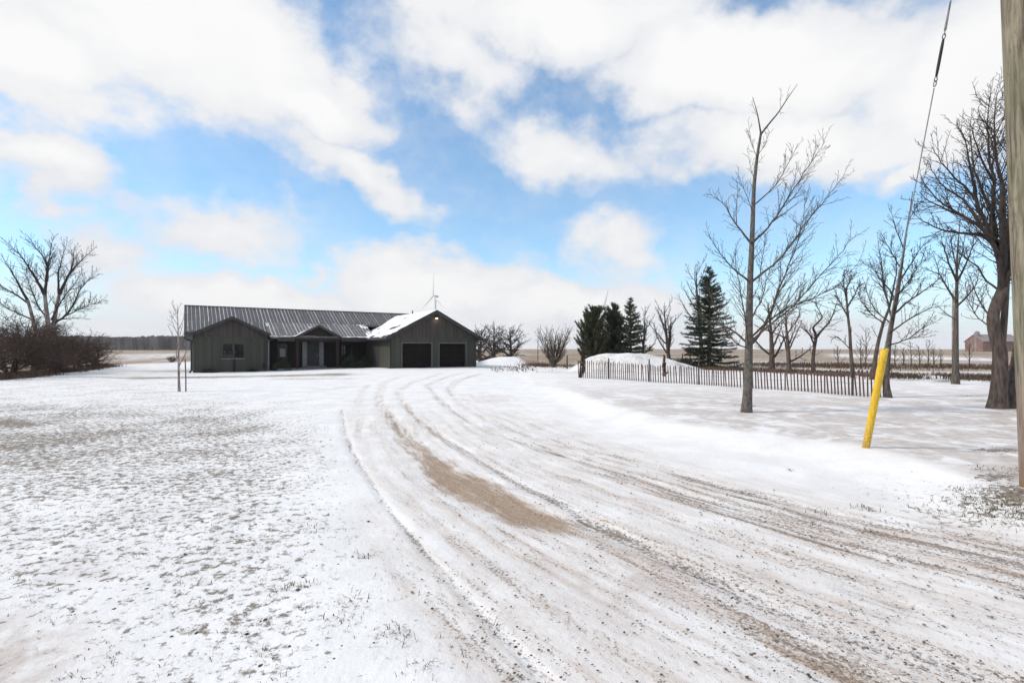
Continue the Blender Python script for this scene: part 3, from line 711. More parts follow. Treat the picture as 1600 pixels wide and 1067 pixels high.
# main block
S0, S1 = -14.55, 8.3
RE, ZE, RK, ZK, RR_, ZR = 5.4, 2.65, 8.02, 3.96, 10.9, 5.4
up = slope('main_roof_slope', (S0, RK, ZK), (S1, RK, ZK), (S1, RR_, ZR), (S0, RR_, ZR), 'metal', streak=.96, sl=(-.15, 1.05), sw=.046)
lw = slope('main_roof_slope', (S0, 6.05, ZE + .325), (-8.4, 6.05, ZE + .325), (-8.4, RK, ZK), (S0, RK, ZK), 'metal', streak=.75, sl=(-.05, 1.12), sw=.042)
bk = slope('main_roof_slope', (S0, 16.4, ZE), (S1, 16.4, ZE), (S1, RR_, ZR), (S0, RR_, ZR), 'metal', ribs=False)
part(MB().slab([(S0 - .02, RR_ - .18, ZR - .05), (S1, RR_ - .18, ZR - .05), (S1, RR_, ZR + .05), (S0 - .02, RR_, ZR + .05)], .02).slab([(S0 - .02, RR_ + .18, ZR - .05), (S1, RR_ + .18, ZR - .05), (S1, RR_, ZR + .05), (S0 - .02, RR_, ZR + .05)], .02), 'ridge_cap', 'trim', up)
part(MB().tube([(6.0, 10.2, 5.0), (6.0, 10.2, 5.75)], .06, 8), 'vent_pipe', 'trim')
pr = slope('porch_roof_slope', (-8.6, 4.9, 2.67), (.3, 4.9, 2.67), (.3, RK, ZK + .012), (-8.6, RK, ZK + .012), 'metal2', streak=.9, sl=(-.1, 1.1), sw=.055)
snow_sheet((-8.6, 4.86, 2.66), (.3, 4.86, 2.66), (.3, RK, ZK + .012), (-8.6, RK, ZK + .012),
           lambda u, v, n: -.03 + .085 * max(0, min(1, (n - .5) * 2.0 + 1.35 * math.exp(-(v / .10) ** 2) + 1.25 * math.exp(-((u - .97) / .055) ** 2) * (1.0 - .4 * v) + 1.2 * math.exp(-((u - .215 - .26 * v) / .022) ** 2) * (v < .75)
                                              + .45 * math.exp(-(u / .12) ** 2) * sst(v, .3, .9) + .60 * math.exp(-((v - .985) / .02) ** 2) - .55)), pr, seed=9)
for s_ in (S0 - .03, S1 - .02):
    part(MB().slab([(s_, RE, ZE + .03), (s_ + .05, RE, ZE + .03), (s_ + .05, RR_, ZR + .03), (s_, RR_, ZR + .03)], .26).slab([(s_, 16.4, ZE + .03), (s_ + .05, 16.4, ZE + .03), (s_ + .05, RR_, ZR + .03), (s_, RR_, ZR + .03)], .26), 'rake_board', 'trim')
for s_ in (-14.0, 7.9):
    part(MB().prism([(6.0, ZB), (15.8, ZB), (15.8, 2.72), (10.9, 5.15), (6.0, 2.74)], 'x', s_, s_ + .14), 'end_wall', 'green')
part(MB().box(-13.86, 7.9, 15.66, 15.8, ZB, 2.7), 'back_wall', 'green')
# left wing gable
LG, LH, LZ = -11.32, 3.24, 4.26
W0, W1, WZ0, WZ1 = -12.02, -10.42, .88, 2.1
lwall = MB().box(-14.0, W0, 5.8, 5.94, ZB, 2.6).box(W1, -8.6, 5.8, 5.94, ZB, 2.6).box(W0, W1, 5.8, 5.94, ZB, WZ0).box(W0, W1, 5.8, 5.94, WZ1, 2.6)
part(lwall, 'wing_front_wall', 'green')
part(MB().box(-8.74, -8.6, 5.94, 7.0, ZB, 2.6), 'wing_return_wall', 'green')
wg = part(MB().prism([(-13.98, 2.602), (-8.62, 2.602), (-8.62, 2.75), (LG, 4.085), (-13.98, 2.75)], 'y', 5.775, 5.93), 'gable_cladding', 'brown', label='dark brown boards in the left gable')
bt = MB()
for k in range(26):
    s_ = -13.8 + k * .2
    top = 4.03 - .545 * abs(s_ - LG)
    if top > 2.66: bt.box(s_ - .018, s_ + .018, 5.755, 5.774, 2.62, top)
part(bt, 'battens', 'brown', wg, 'stuff')
slope('wing_roof_slope', (LG - LH, 5.36, 2.66), (LG - LH, 8.7, 2.66), (LG, 8.7, LZ), (LG, 5.36, LZ), 'metal', ribs=False)
slope('wing_roof_slope', (LG + LH, 5.36, 2.66), (LG + LH, 8.7, 2.66), (LG, 8.7, LZ), (LG, 5.36, LZ), 'metal', ribs=False)
for sgn in (-1, 1):
    part(MB().slab([(LG + sgn * (LH + .02), 5.31, 2.69), (LG + sgn * (LH + .02), 5.355, 2.69), (LG, 5.355, LZ + .035), (LG, 5.31, LZ + .035)], .24), 'rake_board', 'trim')
part(MB().box(LG - LH - .10, LG - LH + .03, 5.36, 15.9, 2.42, 2.58), 'gutter', 'trim')
part(MB().box(LG - LH, -14.001, 5.45, 15.9, 2.38, 2.415), 'soffit', 'trim')
wf = empty('window', (W0, 5.80, WZ0)); wf.parent = house
WW, WH = W1 - W0, WZ1 - WZ0
fm = MB().box(0, .06, -.02, .08, 0, WH).box(WW - .06, WW, -.02, .08, 0, WH).box(.06, WW - .06, -.02, .08, 0, .06).box(.06, WW - .06, -.02, .08, WH - .06, WH).box(WW / 2 - .06, WW / 2 + .06, -.015, .075, .06, WH - .06)
part(fm, 'window_frame', 'trim', wf)
part(MB().box(.061, WW / 2 - .061, .03, .036, .061, WH - .061), 'pane', 'glass', wf); part(MB().box(WW / 2 + .061, WW - .061, .03, .036, .061, WH - .061), 'pane', 'glass', wf)
part(MB().box(-.06, WW + .06, -.07, -.021, -.07, -.005), 'sill', 'white_trim', wf)
part(MB().box(-.05, WW + .05, .6, .62, -.1, WH + .1).box(-.05, -.03, .16, .6, -.1, WH + .1).box(WW + .03, WW + .05, .16, .6, -.1, WH + .1).box(-.03, WW + .03, .15, .6, -.1, -.08).box(-.03, WW + .03, .15, .6, WH + .08, WH + .1), 'room', 'black', wf)
part(MB().box(.10, .28, .12, .14, .42, .62).box(.42, .68, .12, .14, .42, .62).box(.90, 1.0, .12, .14, .42, .62).box(.08, .70, .12, .14, .07, .36), 'blind_or_glimpse', 'white_trim', wf)  # added pale panels stand in for daylight glimpsed through the opposite windows
# recessed entrance
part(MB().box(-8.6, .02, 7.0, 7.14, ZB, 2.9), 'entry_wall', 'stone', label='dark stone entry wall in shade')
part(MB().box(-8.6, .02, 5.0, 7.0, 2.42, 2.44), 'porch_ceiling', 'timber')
part(MB().box(-8.05, -6.7, 4.92, 5.0, 2.30, 2.66), 'porch_beam', 'trim'); part(MB().box(-2.8, -.6, 4.92, 5.0, 2.30, 2.66), 'porch_beam', 'trim')
part(MB().box(-8.05, -.6, 4.80, 4.90, 2.53, 2.64), 'gutter', 'trim')
part(MB().box(-8.0, -.2, 5.0, 7.0, ZB, -.02), 'porch_slab', 'white_trim')
for s_ in (-6.45, -3.1):
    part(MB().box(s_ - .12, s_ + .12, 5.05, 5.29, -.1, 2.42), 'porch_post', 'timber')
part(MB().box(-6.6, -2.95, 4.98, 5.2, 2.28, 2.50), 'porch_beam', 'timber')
PG, PH, PZ = -4.75, 1.93, 3.71
slope('porch_gable_slope', (PG - PH, 4.72, 2.68), (PG - PH, 7.5, 2.68), (PG, 7.5, PZ), (PG, 4.72, PZ), 'metal2', ribs=False)
slope('porch_gable_slope', (PG + PH, 4.72, 2.68), (PG + PH, 7.5, 2.68), (PG, 7.5, PZ), (PG, 4.72, PZ), 'metal2', ribs=False)
for sgn in (-1, 1):
    part(MB().slab([(PG + sgn * (PH + .02), 4.67, 2.71), (PG + sgn * (PH + .02), 4.715, 2.71), (PG, 4.715, PZ + .035), (PG, 4.67, PZ + .035)], .22), 'rake_board', 'trim')
part(MB().prism([(PG - 1.6, 2.51), (PG + 1.6, 2.51), (PG, 3.46)], 'y', 5.0, 5.1), 'gable_cladding', 'timber')
ed_ = empty('entry_door', (-5.72, 6.97, 0)); ed_.parent = house
part(MB().box(.46, 1.40, -.02, .03, .12, 2.2), 'door_leaf', 'door', ed_)
part(MB().box(1.27, 1.32, -.07, -.021, 1.0, 1.12), 'handle', 'wire', ed_)
part(MB().box(.02, .40, -.02, .03, .12, 2.26), 'sidelight', 'frosted', ed_); part(MB().box(1.46, 1.84, -.02, .03, .12, 2.26), 'sidelight', 'frosted', ed_)
part(MB().box(.40, .46, -.03, .03, .12, 2.26).box(1.40, 1.46, -.03, .03, .12, 2.26).box(.46, 1.40, -.03, .03, 2.2, 2.26), 'door_frame', 'trim', ed_)
part(MB().box(-.1, 1.95, -.55, -.031, -.02, .115), 'step', 'white_trim', ed_)
for (a, b, z0, z1, bl) in ((-7.75, -6.95, .85, 2.1, True), (-2.3, -1.3, .85, 2.1, False)):
    wv = empty('window', (a, 6.98, z0)); wv.parent = house
    ww, wh = b - a, z1 - z0
    part(MB().box(0, .05, -.03, .02, 0, wh).box(ww - .05, ww, -.03, .02, 0, wh).box(.05, ww - .05, -.03, .02, 0, .05).box(.05, ww - .05, -.03, .02, wh - .05, wh), 'window_frame', 'trim', wv)
    part(MB().box(.051, ww - .051, .0, .008, .051, wh - .051), 'pane', 'glass', wv)
    if bl: part(MB().box(.18, ww - .14, .010, .018, .1, .82), 'blind_or_glimpse', 'curtain', wv)
    else: part(MB().box(.1, .16, .010, .018, .3, 1.1).box(.3, .36, .010, .018, .3, 1.1), 'blind_or_glimpse', 'curtain', wv)
# corner boards, downspouts
part(MB().box(-8.66, -8.56, 5.74, 5.797, ZB, 2.45), 'corner_board', 'white_trim'); part(MB().box(-.03, .06, -.05, -.003, ZB, 2.44), 'corner_board', 'green')
part(MB().box(GS - .06, GS + .03, -.05, -.003, ZB, 2.44), 'corner_board', 'green')
part(MB().tube([(-.5, -.30, 2.42), (-.35, -.2, 2.36), (-.1, -.09, 2.28), (-.075, -.09, 2.1), (-.075, -.09, .1), (-.2, -.16, -.02)], .045, 8), 'downspout', 'black')
part(MB().tube([(-14.52, 5.5, 2.42), (-14.3, 5.62, 2.35), (-14.12, 5.72, 2.2), (-14.12, 5.72, .0), (-14.25, 5.6, -.22)], .07, 8), 'downspout', 'bluepipe')
part(MB().tube([(-8.1, 5.3, 2.5), (-8.4, 5.55, 2.35), (-8.72, 5.72, 2.3), (-8.85, 5.745, 2.2), (-8.85, 5.745, .0)], .035, 8), 'downspout', 'green')
part(MB().box(-9.05, -8.88, 5.66, 5.797, .1, .42), 'meter_box', 'black')
part(MB().box(-11.2, -11.08, 5.70, 5.797, -.3, .80), 'service_pipe', 'black')
part(MB().box(-14.06, .04, 5.78, 5.799, ZB, -.03) if False else MB().box(.03, .13, 2.5, 2.6, .1, .2), 'hose_tap', 'black')
part(MB().box(-.03, -.001, 3.0, 3.9, .0, 2.05), 'side_door', 'door', label='narrow grey side door on the garage wall')

# ------------------------------------------------------------------ bare trees
class Wood:
    """collects tapered branches as tubes"""
    def __init__(s): s.br = {0: [], 1: []}
    def add(s, pts, rad_, k, grp): s.br[grp].append((np.asarray(pts, float), np.asarray(rad_, float), k))
    def mesh(s, grp, name, smooth=True):
        V, Q, b = [], [], 0
        for pts, rad_, k in s.br[grp]:
            n = len(pts); t = np.gradient(pts, axis=0); t /= np.linalg.norm(t, axis=1)[:, None] + 1e-9
            mt = np.abs(pts[-1] - pts[0]); ref = np.eye(3)[int(np.argmin(mt))]
            u = np.cross(t, ref); u /= np.linalg.norm(u, axis=1)[:, None] + 1e-9; v = np.cross(t, u)
            a = np.arange(k) * 2 * math.pi / k
            ring = pts[:, None] + rad_[:, None, None] * (u[:, None] * np.cos(a)[None, :, None] + v[:, None] * np.sin(a)[None, :, None])
            V.append(ring.reshape(-1, 3))
            i, j = np.meshgrid(np.arange(n - 1), np.arange(k), indexing='ij')
            Q.append(np.stack([b + i * k + j, b + i * k + (j + 1) % k, b + (i + 1) * k + (j + 1) % k, b + (i + 1) * k + j], -1).reshape(-1, 4)); b += n * k
        return mesh_np(name, np.concatenate(V), np.concatenate(Q), smooth)
def rot_about(v, axis, ang):
    axis = axis / (np.linalg.norm(axis) + 1e-9); c, s_ = math.cos(ang), math.sin(ang)
    return v * c + np.cross(axis, v) * s_ + axis * np.dot(axis, v) * (1 - c)
def resample(P, n):
    P = np.asarray(P, float); d = np.r_[0, np.cumsum(np.linalg.norm(np.diff(P, axis=0), axis=1))]
    t = np.linspace(0, d[-1], n)
    Q = np.stack([np.interp(t, d, P[:, k]) for k in range(3)], 1)
    if n > 4:                                          # soften the corners
        Q[1:-1] = .25 * Q[:-2] + .5 * Q[1:-1] + .25 * Q[2:]
    return Q, d[-1]
def limb(W, r, P, r0, r1, level, sp, grp=1, nseg=None):
    """one limb along points P, then its side branches (recursive)"""
    n = nseg or max(4, min(16, int(len(P) * 3))); Q, L = resample(P, n)
    if level <= 1: Q[1:-1] += r.normal(0, .010 * L / n ** .5, (n - 2, 3))
    rad_ = r0 + (r1 - r0) * np.linspace(0, 1, n) ** .85
    W.add(Q, np.maximum(rad_, sp['rmin']), (10 if r0 > .07 else 7 if r0 > .03 else 5 if r0 > .012 else 3), grp)
    if level >= sp['levels']: return
    cnt = int(round(L * sp['dens'][level] * r.uniform(.85, 1.15)))
    t0 = sp['start'][level]
    for c in range(cnt):
        t = t0 + (1 - t0) * ((c + r.uniform(.1, .9)) / max(cnt, 1)); i = min(n - 2, int(t * (n - 1))); f = t * (n - 1) - i
        p = Q[i] * (1 - f) + Q[i + 1] * f; d = Q[i + 1] - Q[i]; d = d / (np.linalg.norm(d) + 1e-9)
        side = np.cross(d, r.normal(0, 1, 3)); ang = R(r.uniform(*sp['ang'][level]))
        e = rot_about(d, side, ang)
        l = sp['len'][level] * (L ** sp.get('pow', .75)) * (1 - sp['fall'] * t) * r.uniform(.55, 1.2)
        l = max(l, sp['lmin'])
        rr = min(rad_[i] * .62, sp['thick'] * l ** 1.1 + sp['rmin'])
        m_ = 4 if level + 1 < sp['levels'] else 3
        pts = [p]; step = l / m_
        for k in range(m_):
            e = e + np.array([0, 0, sp['up'][level] * .3]) + r.normal(0, sp['wig'], 3); e /= np.linalg.norm(e)
            pts.append(pts[-1] + e * step)
        limb(W, r, pts, rr, sp['rmin'] * .8, level + 1, sp, 1, nseg=m_ + 2 if level + 1 < sp['levels'] else m_ + 1)
SP = dict(levels=3, dens=[2.2, 3.6, 5.0, 0], start=[.28, .18, .12, 0], ang=[(28, 60), (25, 55), (25, 60)], len=[.55, .36, .30], fall=.55,
          lmin=.10, up=[.35, .28, .18], wig=.10, rmin=.004, thick=.010)
def spec(**k): d = dict(SP); d.update(k); return d
def finish_tree(W, name, label, base, bark, twig, group=None, cat='tree', trunkname='trunk'):
    root = empty(name, tuple(base)); tag(root, label, cat, group)
    for g, nm, mm in ((0, trunkname, bark), (1, 'crown', twig)):
        if W.br[g]:
            ob(nm, W.mesh(g, nm), M[mm], root)
    return root
def loc_pts(L, Y, base, r, spread=.0, dY=0.0):
    """photo pixels to points at depth Y (leaning dY in depth towards the tip), relative to the tree's foot"""
    out = []; n = len(L)
    for k, (px, py) in enumerate(L):
        f = k / max(1, n - 1); yy = Y + dY * f; p = ray(px, py, yy)
        out.append((p.x - base.x, p.y - base.y, p.z - base.z))
    return out
def traced_tree(name, label, foot, trunks, limbs, sp, bark, twig, seed, group=None, own_Y=None, sink=.06):
    r = np.random.RandomState(seed); base = gp(*foot); Y = base.y; W = Wood()
    for (P, r0, r1, dY) in trunks:
        pts = loc_pts(P, Y, base, r, dY=dY)
        if pts[0][2] < .4: pts[0] = (pts[0][0], pts[0][1], min(pts[0][2], -.02) - sink)
        Q, L = resample(pts, max(8, 4 * len(pts)))
        rad_ = r0 + (r1 - r0) * np.linspace(0, 1, len(Q)) ** .9
        z = Q[:, 2]; rad_ = rad_ * (1 + .30 * np.exp(-np.maximum(z, 0) / .20)); W.add(Q, rad_, 14, 0)
        s2 = dict(sp); s2['levels'] = sp['levels']
        # side shoots straight off the trunk
        n = len(Q); cnt = int(L * sp['dens'][0] * .5)
        for c in range(cnt):
            t = r.uniform(.40, .98); i = min(n - 2, int(t * (n - 1))); d = Q[i + 1] - Q[i]; d /= np.linalg.norm(d)
            e = rot_about(d, np.cross(d, r.normal(0, 1, 3)), R(r.uniform(30, 60)))
            l = r.uniform(.35, .9) * sp['len'][0] * (1.25 - t) * 1.8; pts2 = [Q[i]]
            for k in range(4):
                e = e + np.array([0, 0, .12]) + r.normal(0, sp['wig'], 3); e /= np.linalg.norm(e); pts2.append(pts2[-1] + e * l / 4)
            limb(W, r, pts2, min(rad_[i] * .4, .004 + .012 * l), sp['rmin'], 2, sp)
    for (P, r0, dY) in limbs:
        limb(W, r, loc_pts(P, Y, base, r, dY=dY), r0, sp['rmin'], 1, sp, 1, nseg=max(7, 3 * len(P)))
    return finish_tree(W, name, label, base, bark, twig, group)
def free_tree(name, label, foot, height, seed, sp, bark='bark', twig='twig', stems=1, r0=.09, lean=(0, 0), spread=.0, group=None, first=.25, limbs=7, la=(30, 55), ll=.45, cat='tree', Y=None, wob=.03):
    """a bare tree of the given height whose foot is seen at a photo pixel (or stands at depth Y on that column)"""
    r = np.random.RandomState(seed)
    if Y is None: base = gp(*foot)
    else: x = (foot[0] - CX) / F * Y; base = Vector((x, Y, gz(x, Y)))
    W = Wood()
    for s_ in range(stems):
        a = r.uniform(0, 6.28); hh = height * r.uniform(.75, 1.0) if s_ else height
        dr = np.array([math.cos(a) * spread + lean[0], math.sin(a) * spread + lean[1], 1.0]); dr /= np.linalg.norm(dr)
        pts = [np.array([math.cos(a) * .04 * (stems > 1), math.sin(a) * .04 * (stems > 1), -.08])]
        n = 8
        for k in range(n):
            dr = dr + r.normal(0, wob, 3) + np.array([0, 0, .05]); dr /= np.linalg.norm(dr); pts.append(pts[-1] + dr * hh * .92 / n)
        Q, L = resample(pts, 18); rad_ = (r0 / (stems ** .4)) * (1 - np.linspace(0, 1, 18)) ** .8 + sp['rmin']
        rad_ = rad_ * (1 + .3 * np.exp(-np.maximum(Q[:, 2], 0) / .2)); W.add(Q, rad_, 9 if r0 > .05 else 6, 0)
        nl = max(2, int(limbs / stems ** .5))
        for c in range(nl):
            t = first + (1 - first) * (c + r.uniform(0, .8)) / nl * .95; i = min(16, int(t * 17)); d = Q[i + 1] - Q[i]; d /= np.linalg.norm(d)
            az_ = c * 2.4 + r.uniform(-.5, .5); hx = np.array([math.cos(az_), math.sin(az_), 0]); an = R(r.uniform(*la))
            e = d * math.cos(an) + hx * math.sin(an); e /= np.linalg.norm(e)
            l = ll * hh * (1.15 - .75 * t) * r.uniform(.8, 1.15); p = [Q[i]]
            for k in range(5):
                e = e + np.array([0, 0, sp['up'][0] * .3]) + r.normal(0, sp['wig'], 3); e /= np.linalg.norm(e); p.append(p[-1] + e * l / 5)
            limb(W, r, p, max(rad_[i] * .55, sp['rmin'] * 2), sp['rmin'], 1, sp, 1)
    return finish_tree(W, name, label, base, bark, twig, group, cat, 'trunk' if stems == 1 else 'stems')
# young maple in the front yard
traced_tree('young_maple', 'slender bare grey maple in front of the red slat fence', (1167, 644),
  [([(1166, 644), (1169, 600), (1170, 543), (1171, 490), (1172, 440), (1175, 378), (1178, 290), (1183, 245), (1189, 208)], .108, .026, .1),
   ([(1189, 210), (1203, 192), (1215, 178), (1230, 155), (1246, 132)], .024, .005, .3), ([(1189, 210), (1184, 180), (1176, 152)], .020, .005, -.2)],
  [([(1169, 536), (1150, 520), (1128, 507), (1105, 502), (1082, 470)], .030, .8), ([(1168, 545), (1166, 500), (1160, 470), (1150, 420), (1148, 390)], .024, -.9),
   ([(1170, 440), (1155, 428), (1138, 412), (1122, 392), (1107, 365)], .026, -.7), ([(1173, 380), (1151, 352), (1140, 335), (1133, 320), (1107, 302)], .028, .6),
   ([(1151, 352), (1150, 330), (1153, 300), (1152, 285)], .014, .5), ([(1176, 380), (1196, 360), (1215, 337), (1238, 300), (1261, 264), (1290, 220)], .027, .9),
   ([(1175, 440), (1195, 424), (1215, 409), (1235, 385), (1256, 352), (1285, 318), (1318, 275)], .030, -1.0), ([(1172, 540), (1188, 520), (1200, 500), (1218, 450), (1232, 415), (1246, 383), (1254, 345), (1261, 300)], .033, 1.2),
   ([(1172, 535), (1200, 510), (1236, 482), (1262, 452), (1290, 420), (1318, 392), (1330, 370)], .028, -.6), ([(1172, 528), (1205, 498), (1240, 476), (1277, 464), (1310, 446), (1345, 405)], .026, .7),
   ([(1186, 440), (1190, 410), (1194, 385), (1196, 365)], .014, -.8), ([(1179, 320), (1196, 305), (1213, 290), (1235, 250), (1247, 225)], .018, -.6), ([(1177, 335), (1168, 310), (1160, 290), (1152, 270)], .012, .4),
   ([(1183, 245), (1196, 225), (1203, 205)], .009, .3), ([(1184, 250), (1174, 225), (1170, 195)], .008, -.3), ([(1180, 285), (1172, 262), (1170, 240)], .008, -.3), ([(1172, 545), (1155, 540), (1135, 520), (1120, 490), (1108, 450)], .018, -1.2), ([(1173, 500), (1190, 470), (1200, 430), (1220, 400)], .02, 1.6)],
  spec(levels=3, dens=[4.0, 10, 8.5, 0], len=[.55, .40, .28], rmin=.0036, up=[.35, .22, .12], wig=.07, thick=.0085, fall=.6, ang=[(28, 50), (24, 46), (25, 50)]), 'bark_main', 'bark', 41)
# big two-stemmed tree at the right
traced_tree('old_maple', 'large dark two-stemmed bare tree beside the utility pole', (1562, 638),
  [([(1558, 640), (1562, 590), (1563, 550), (1553, 515), (1551, 494), (1558, 470), (1566, 454), (1570, 425), (1572, 403), (1569, 370), (1566, 337), (1567, 286)], .185, .05, 0.0),
   ([(1580, 640), (1583, 600), (1591, 550), (1597, 500), (1604, 440), (1612, 360), (1622, 290), (1628, 220)], .14, .03, .9), ([(1562, 560), (1568, 510), (1572, 460), (1576, 400), (1578, 354), (1582, 300)], .09, .025, .3)],
  [([(1564, 462), (1566, 432), (1561, 402), (1551, 381), (1535, 356), (1504, 337), (1474, 326), (1448, 312), (1436, 300)], .075, -.8), ([(1545, 372), (1532, 366), (1500, 365), (1470, 359), (1440, 345), (1426, 332)], .045, -.4),
   ([(1564, 458), (1566, 428), (1560, 396), (1541, 352), (1527, 320), (1515, 297), (1485, 272), (1468, 250), (1456, 230)], .080, .5), ([(1565, 455), (1567, 425), (1562, 395), (1550, 337), (1555, 286), (1545, 238), (1541, 190), (1546, 152)], .085, .6),
   ([(1566, 452), (1569, 425), (1568, 395), (1565, 337), (1567, 286), (1556, 247), (1552, 196), (1558, 145)], .085, -.6), ([(1568, 452), (1572, 425), (1575, 400), (1577, 354), (1582, 300), (1576, 250), (1580, 200), (1574, 160)], .08, .9),
   ([(1527, 320), (1518, 275), (1512, 240), (1508, 215), (1494, 195)], .04, -.7), ([(1548, 330), (1532, 290), (1520, 262), (1518, 225), (1515, 195)], .04, 1.0), ([(1556, 287), (1535, 255), (1525, 222), (1515, 192)], .035, -.6),
   ([(1535, 354), (1505, 310), (1478, 296), (1458, 272), (1450, 250)], .04, .8), ([(1504, 337), (1470, 318), (1445, 290), (1437, 270)], .03, -.5), ([(1555, 247), (1548, 215), (1530, 180)], .028, .5),
   ([(1570, 450), (1575, 420), (1582, 395), (1600, 350), (1625, 310), (1660, 270), (1680, 230)], .075, -.5), ([(1572, 440), (1580, 405), (1590, 380), (1620, 352), (1670, 330), (1710, 310)], .06, .8), ([(1568, 455), (1576, 425), (1610, 392), (1650, 380), (1700, 350)], .055, -.9),
   ([(1565, 455), (1540, 440), (1528, 415), (1510, 405), (1490, 380)], .03, 1.0), ([(1552, 500), (1535, 480), (1525, 460), (1515, 430)], .026, .9), ([(1590, 300), (1600, 240), (1595, 190), (1605, 150)], .05, .3),
   ([(1548, 510), (1530, 500), (1512, 470), (1508, 440)], .018, 1.4), ([(1566, 450), (1585, 430), (1592, 400)], .03, 1.5)],
  spec(levels=3, dens=[3.4, 9, 8.5, 0], len=[.55, .42, .30], rmin=.0048, up=[.4, .38, .25], wig=.10, thick=.010, fall=.5), 'bark_dark', 'twig', 42)
# leaning tree behind the fence end
traced_tree('leaning_maple', 'bare grey tree leaning right behind the yellow guard tube', (1387, 621),
  [([(1388, 622), (1384, 600), (1386, 570), (1389, 530), (1394, 500), (1402, 462), (1408, 420), (1415, 370), (1422, 330), (1426, 300)], .10, .010, .6)],
  [([(1394, 500), (1386, 470), (1380, 440), (1376, 405)], .034, .7), ([(1400, 470), (1388, 450), (1372, 432), (1358, 410)], .030, -.6), ([(1397, 490), (1420, 470), (1450, 450), (1480, 425)], .034, .4),
   ([(1405, 440), (1425, 410), (1440, 385), (1462, 368)], .028, -.7), ([(1391, 520), (1418, 500), (1455, 480), (1475, 478)], .028, -.4), ([(1388, 540), (1420, 530), (1440, 512), (1460, 505)], .024, .8), ([(1412, 390), (1400, 360), (1392, 330)], .020, -.5),
   ([(1418, 350), (1430, 325), (1440, 315)], .014, .3), ([(1392, 505), (1372, 490), (1358, 470), (1350, 440)], .024, .9), ([(1402, 460), (1420, 440), (1432, 420), (1455, 395)], .02, 1.2), ([(1408, 420), (1396, 400), (1385, 380), (1372, 372)], .02, -.9)],
  spec(levels=3, dens=[4.0, 10, 8.0, 0], len=[.6, .44, .32], rmin=.005, wig=.07, thick=.009), 'bark', 'twig', 43)
traced_tree('crooked_tree', 'thin dark bare trunk slanting behind the yellow guard tube', (1364, 593),
  [([(1362, 594), (1366, 570), (1372, 535), (1380, 505), (1390, 480), (1396, 450)], .11, .04, .3)],
  [([(1390, 480), (1380, 450), (1378, 410), (1372, 385)], .045, .8), ([(1395, 455), (1402, 420), (1398, 390)], .04, -.7), ([(1380, 505), (1360, 490), (1345, 470), (1338, 450)], .035, -.9), ([(1392, 470), (1415, 450), (1430, 425)], .035, .9)],
  spec(levels=3, dens=[3.2, 7.5, 6.5, 0], len=[.65, .5, .36], rmin=.007), 'bark_dark', 'twig', 44)
traced_tree('straight_tree', 'straight slim bare tree standing in bare soil left of the big dark tree', (1493, 600),
  [([(1493, 601), (1493, 560), (1494, 500), (1495, 450), (1495, 410), (1498, 370), (1500, 345)], .135, .012, .2)],
  [([(1494, 470), (1480, 450), (1468, 430), (1460, 400)], .05, .8), ([(1495, 440), (1482, 410), (1474, 385), (1470, 365)], .05, -.9), ([(1495, 440), (1510, 410), (1520, 385), (1524, 362)], .05, .9), ([(1494, 480), (1510, 465), (1526, 445), (1530, 420)], .045, -.8),
   ([(1494, 500), (1478, 490), (1465, 478)], .03, .6), ([(1495, 420), (1488, 390), (1484, 360)], .035, 1.2), ([(1495, 425), (1505, 390), (1510, 360)], .035, -1.2)],
  spec(levels=3, dens=[3.2, 7.5, 6.5, 0], len=[.65, .5, .36], rmin=.0065), 'bark', 'twig', 45)
traced_tree('curved_tree', 'bowed dark bare tree behind the right half of the slat fence', (1333, 590),
  [([(1333, 591), (1331, 570), (1329, 545), (1328, 520), (1325, 495), (1323, 470), (1322, 450)], .10, .04, .2)],
  [([(1325, 495), (1314, 475), (1305, 455)], .05, .8), ([(1323, 470), (1318, 445), (1320, 425)], .05, -.9), ([(1324, 480), (1336, 460), (1345, 440)], .05, .6), ([(1328, 545), (1318, 535), (1308, 525), (1298, 532)], .03, .4), ([(1322, 452), (1330, 435), (1332, 425)], .04, 1.0)],
  spec(levels=3, dens=[3.4, 7, 6, 0], len=[.7, .5, .36], rmin=.010, wig=.16), 'bark_dark', 'twig', 46)
traced_tree('forked_tree', 'crooked bare tree forking in a Y behind the slat fence', (1271, 580),
  [([(1271, 581), (1270, 565), (1272, 545), (1275, 530), (1274, 520)], .14, .09, .2)],
  [([(1275, 528), (1283, 517), (1294, 506), (1300, 495), (1306, 478), (1310, 465)], .10, .9), ([(1274, 520), (1269, 513), (1276, 505), (1286, 497), (1280, 485), (1272, 472)], .09, -.8), ([(1272, 538), (1266, 524), (1256, 514), (1245, 510)], .08, 1.0), ([(1273, 530), (1262, 520), (1250, 500)], .05, -1.2)],
  spec(levels=3, dens=[2.8, 5.5, 5, 0], len=[.7, .52, .4], rmin=.010, wig=.2), 'bark_dark', 'twig', 47)
FS = spec(levels=3, dens=[2.4, 3.6, 4.0, 0], len=[.55, .40, .32], rmin=.012, wig=.13, thick=.012)
free_tree('orchard_tree', 'dark spreading bare fruit tree right of the front maple trunk', (1206, 580), 5.6, 51, FS, 'bark_dark', 'twig', r0=.20, limbs=11, la=(35, 65), ll=.6, first=.2)
free_tree('orchard_tree', 'smaller dark bare fruit tree between the spreading and the forked tree', (1233, 583), 4.6, 52, FS, 'bark_dark', 'twig', r0=.14, limbs=10, la=(30, 60), ll=.55, first=.2)
free_tree('bare_tree', 'rounded bare tree standing behind the right end of the mound', (1046, 562), 6.6, 53, spec(levels=3, dens=[2.4, 3.8, 3.6, 0], len=[.5, .40, .32], rmin=.013, up=[.6, .4, .3]), 'bark_dark', 'twig', r0=.20, limbs=14, la=(25, 48), ll=.6, first=.15, Y=52)
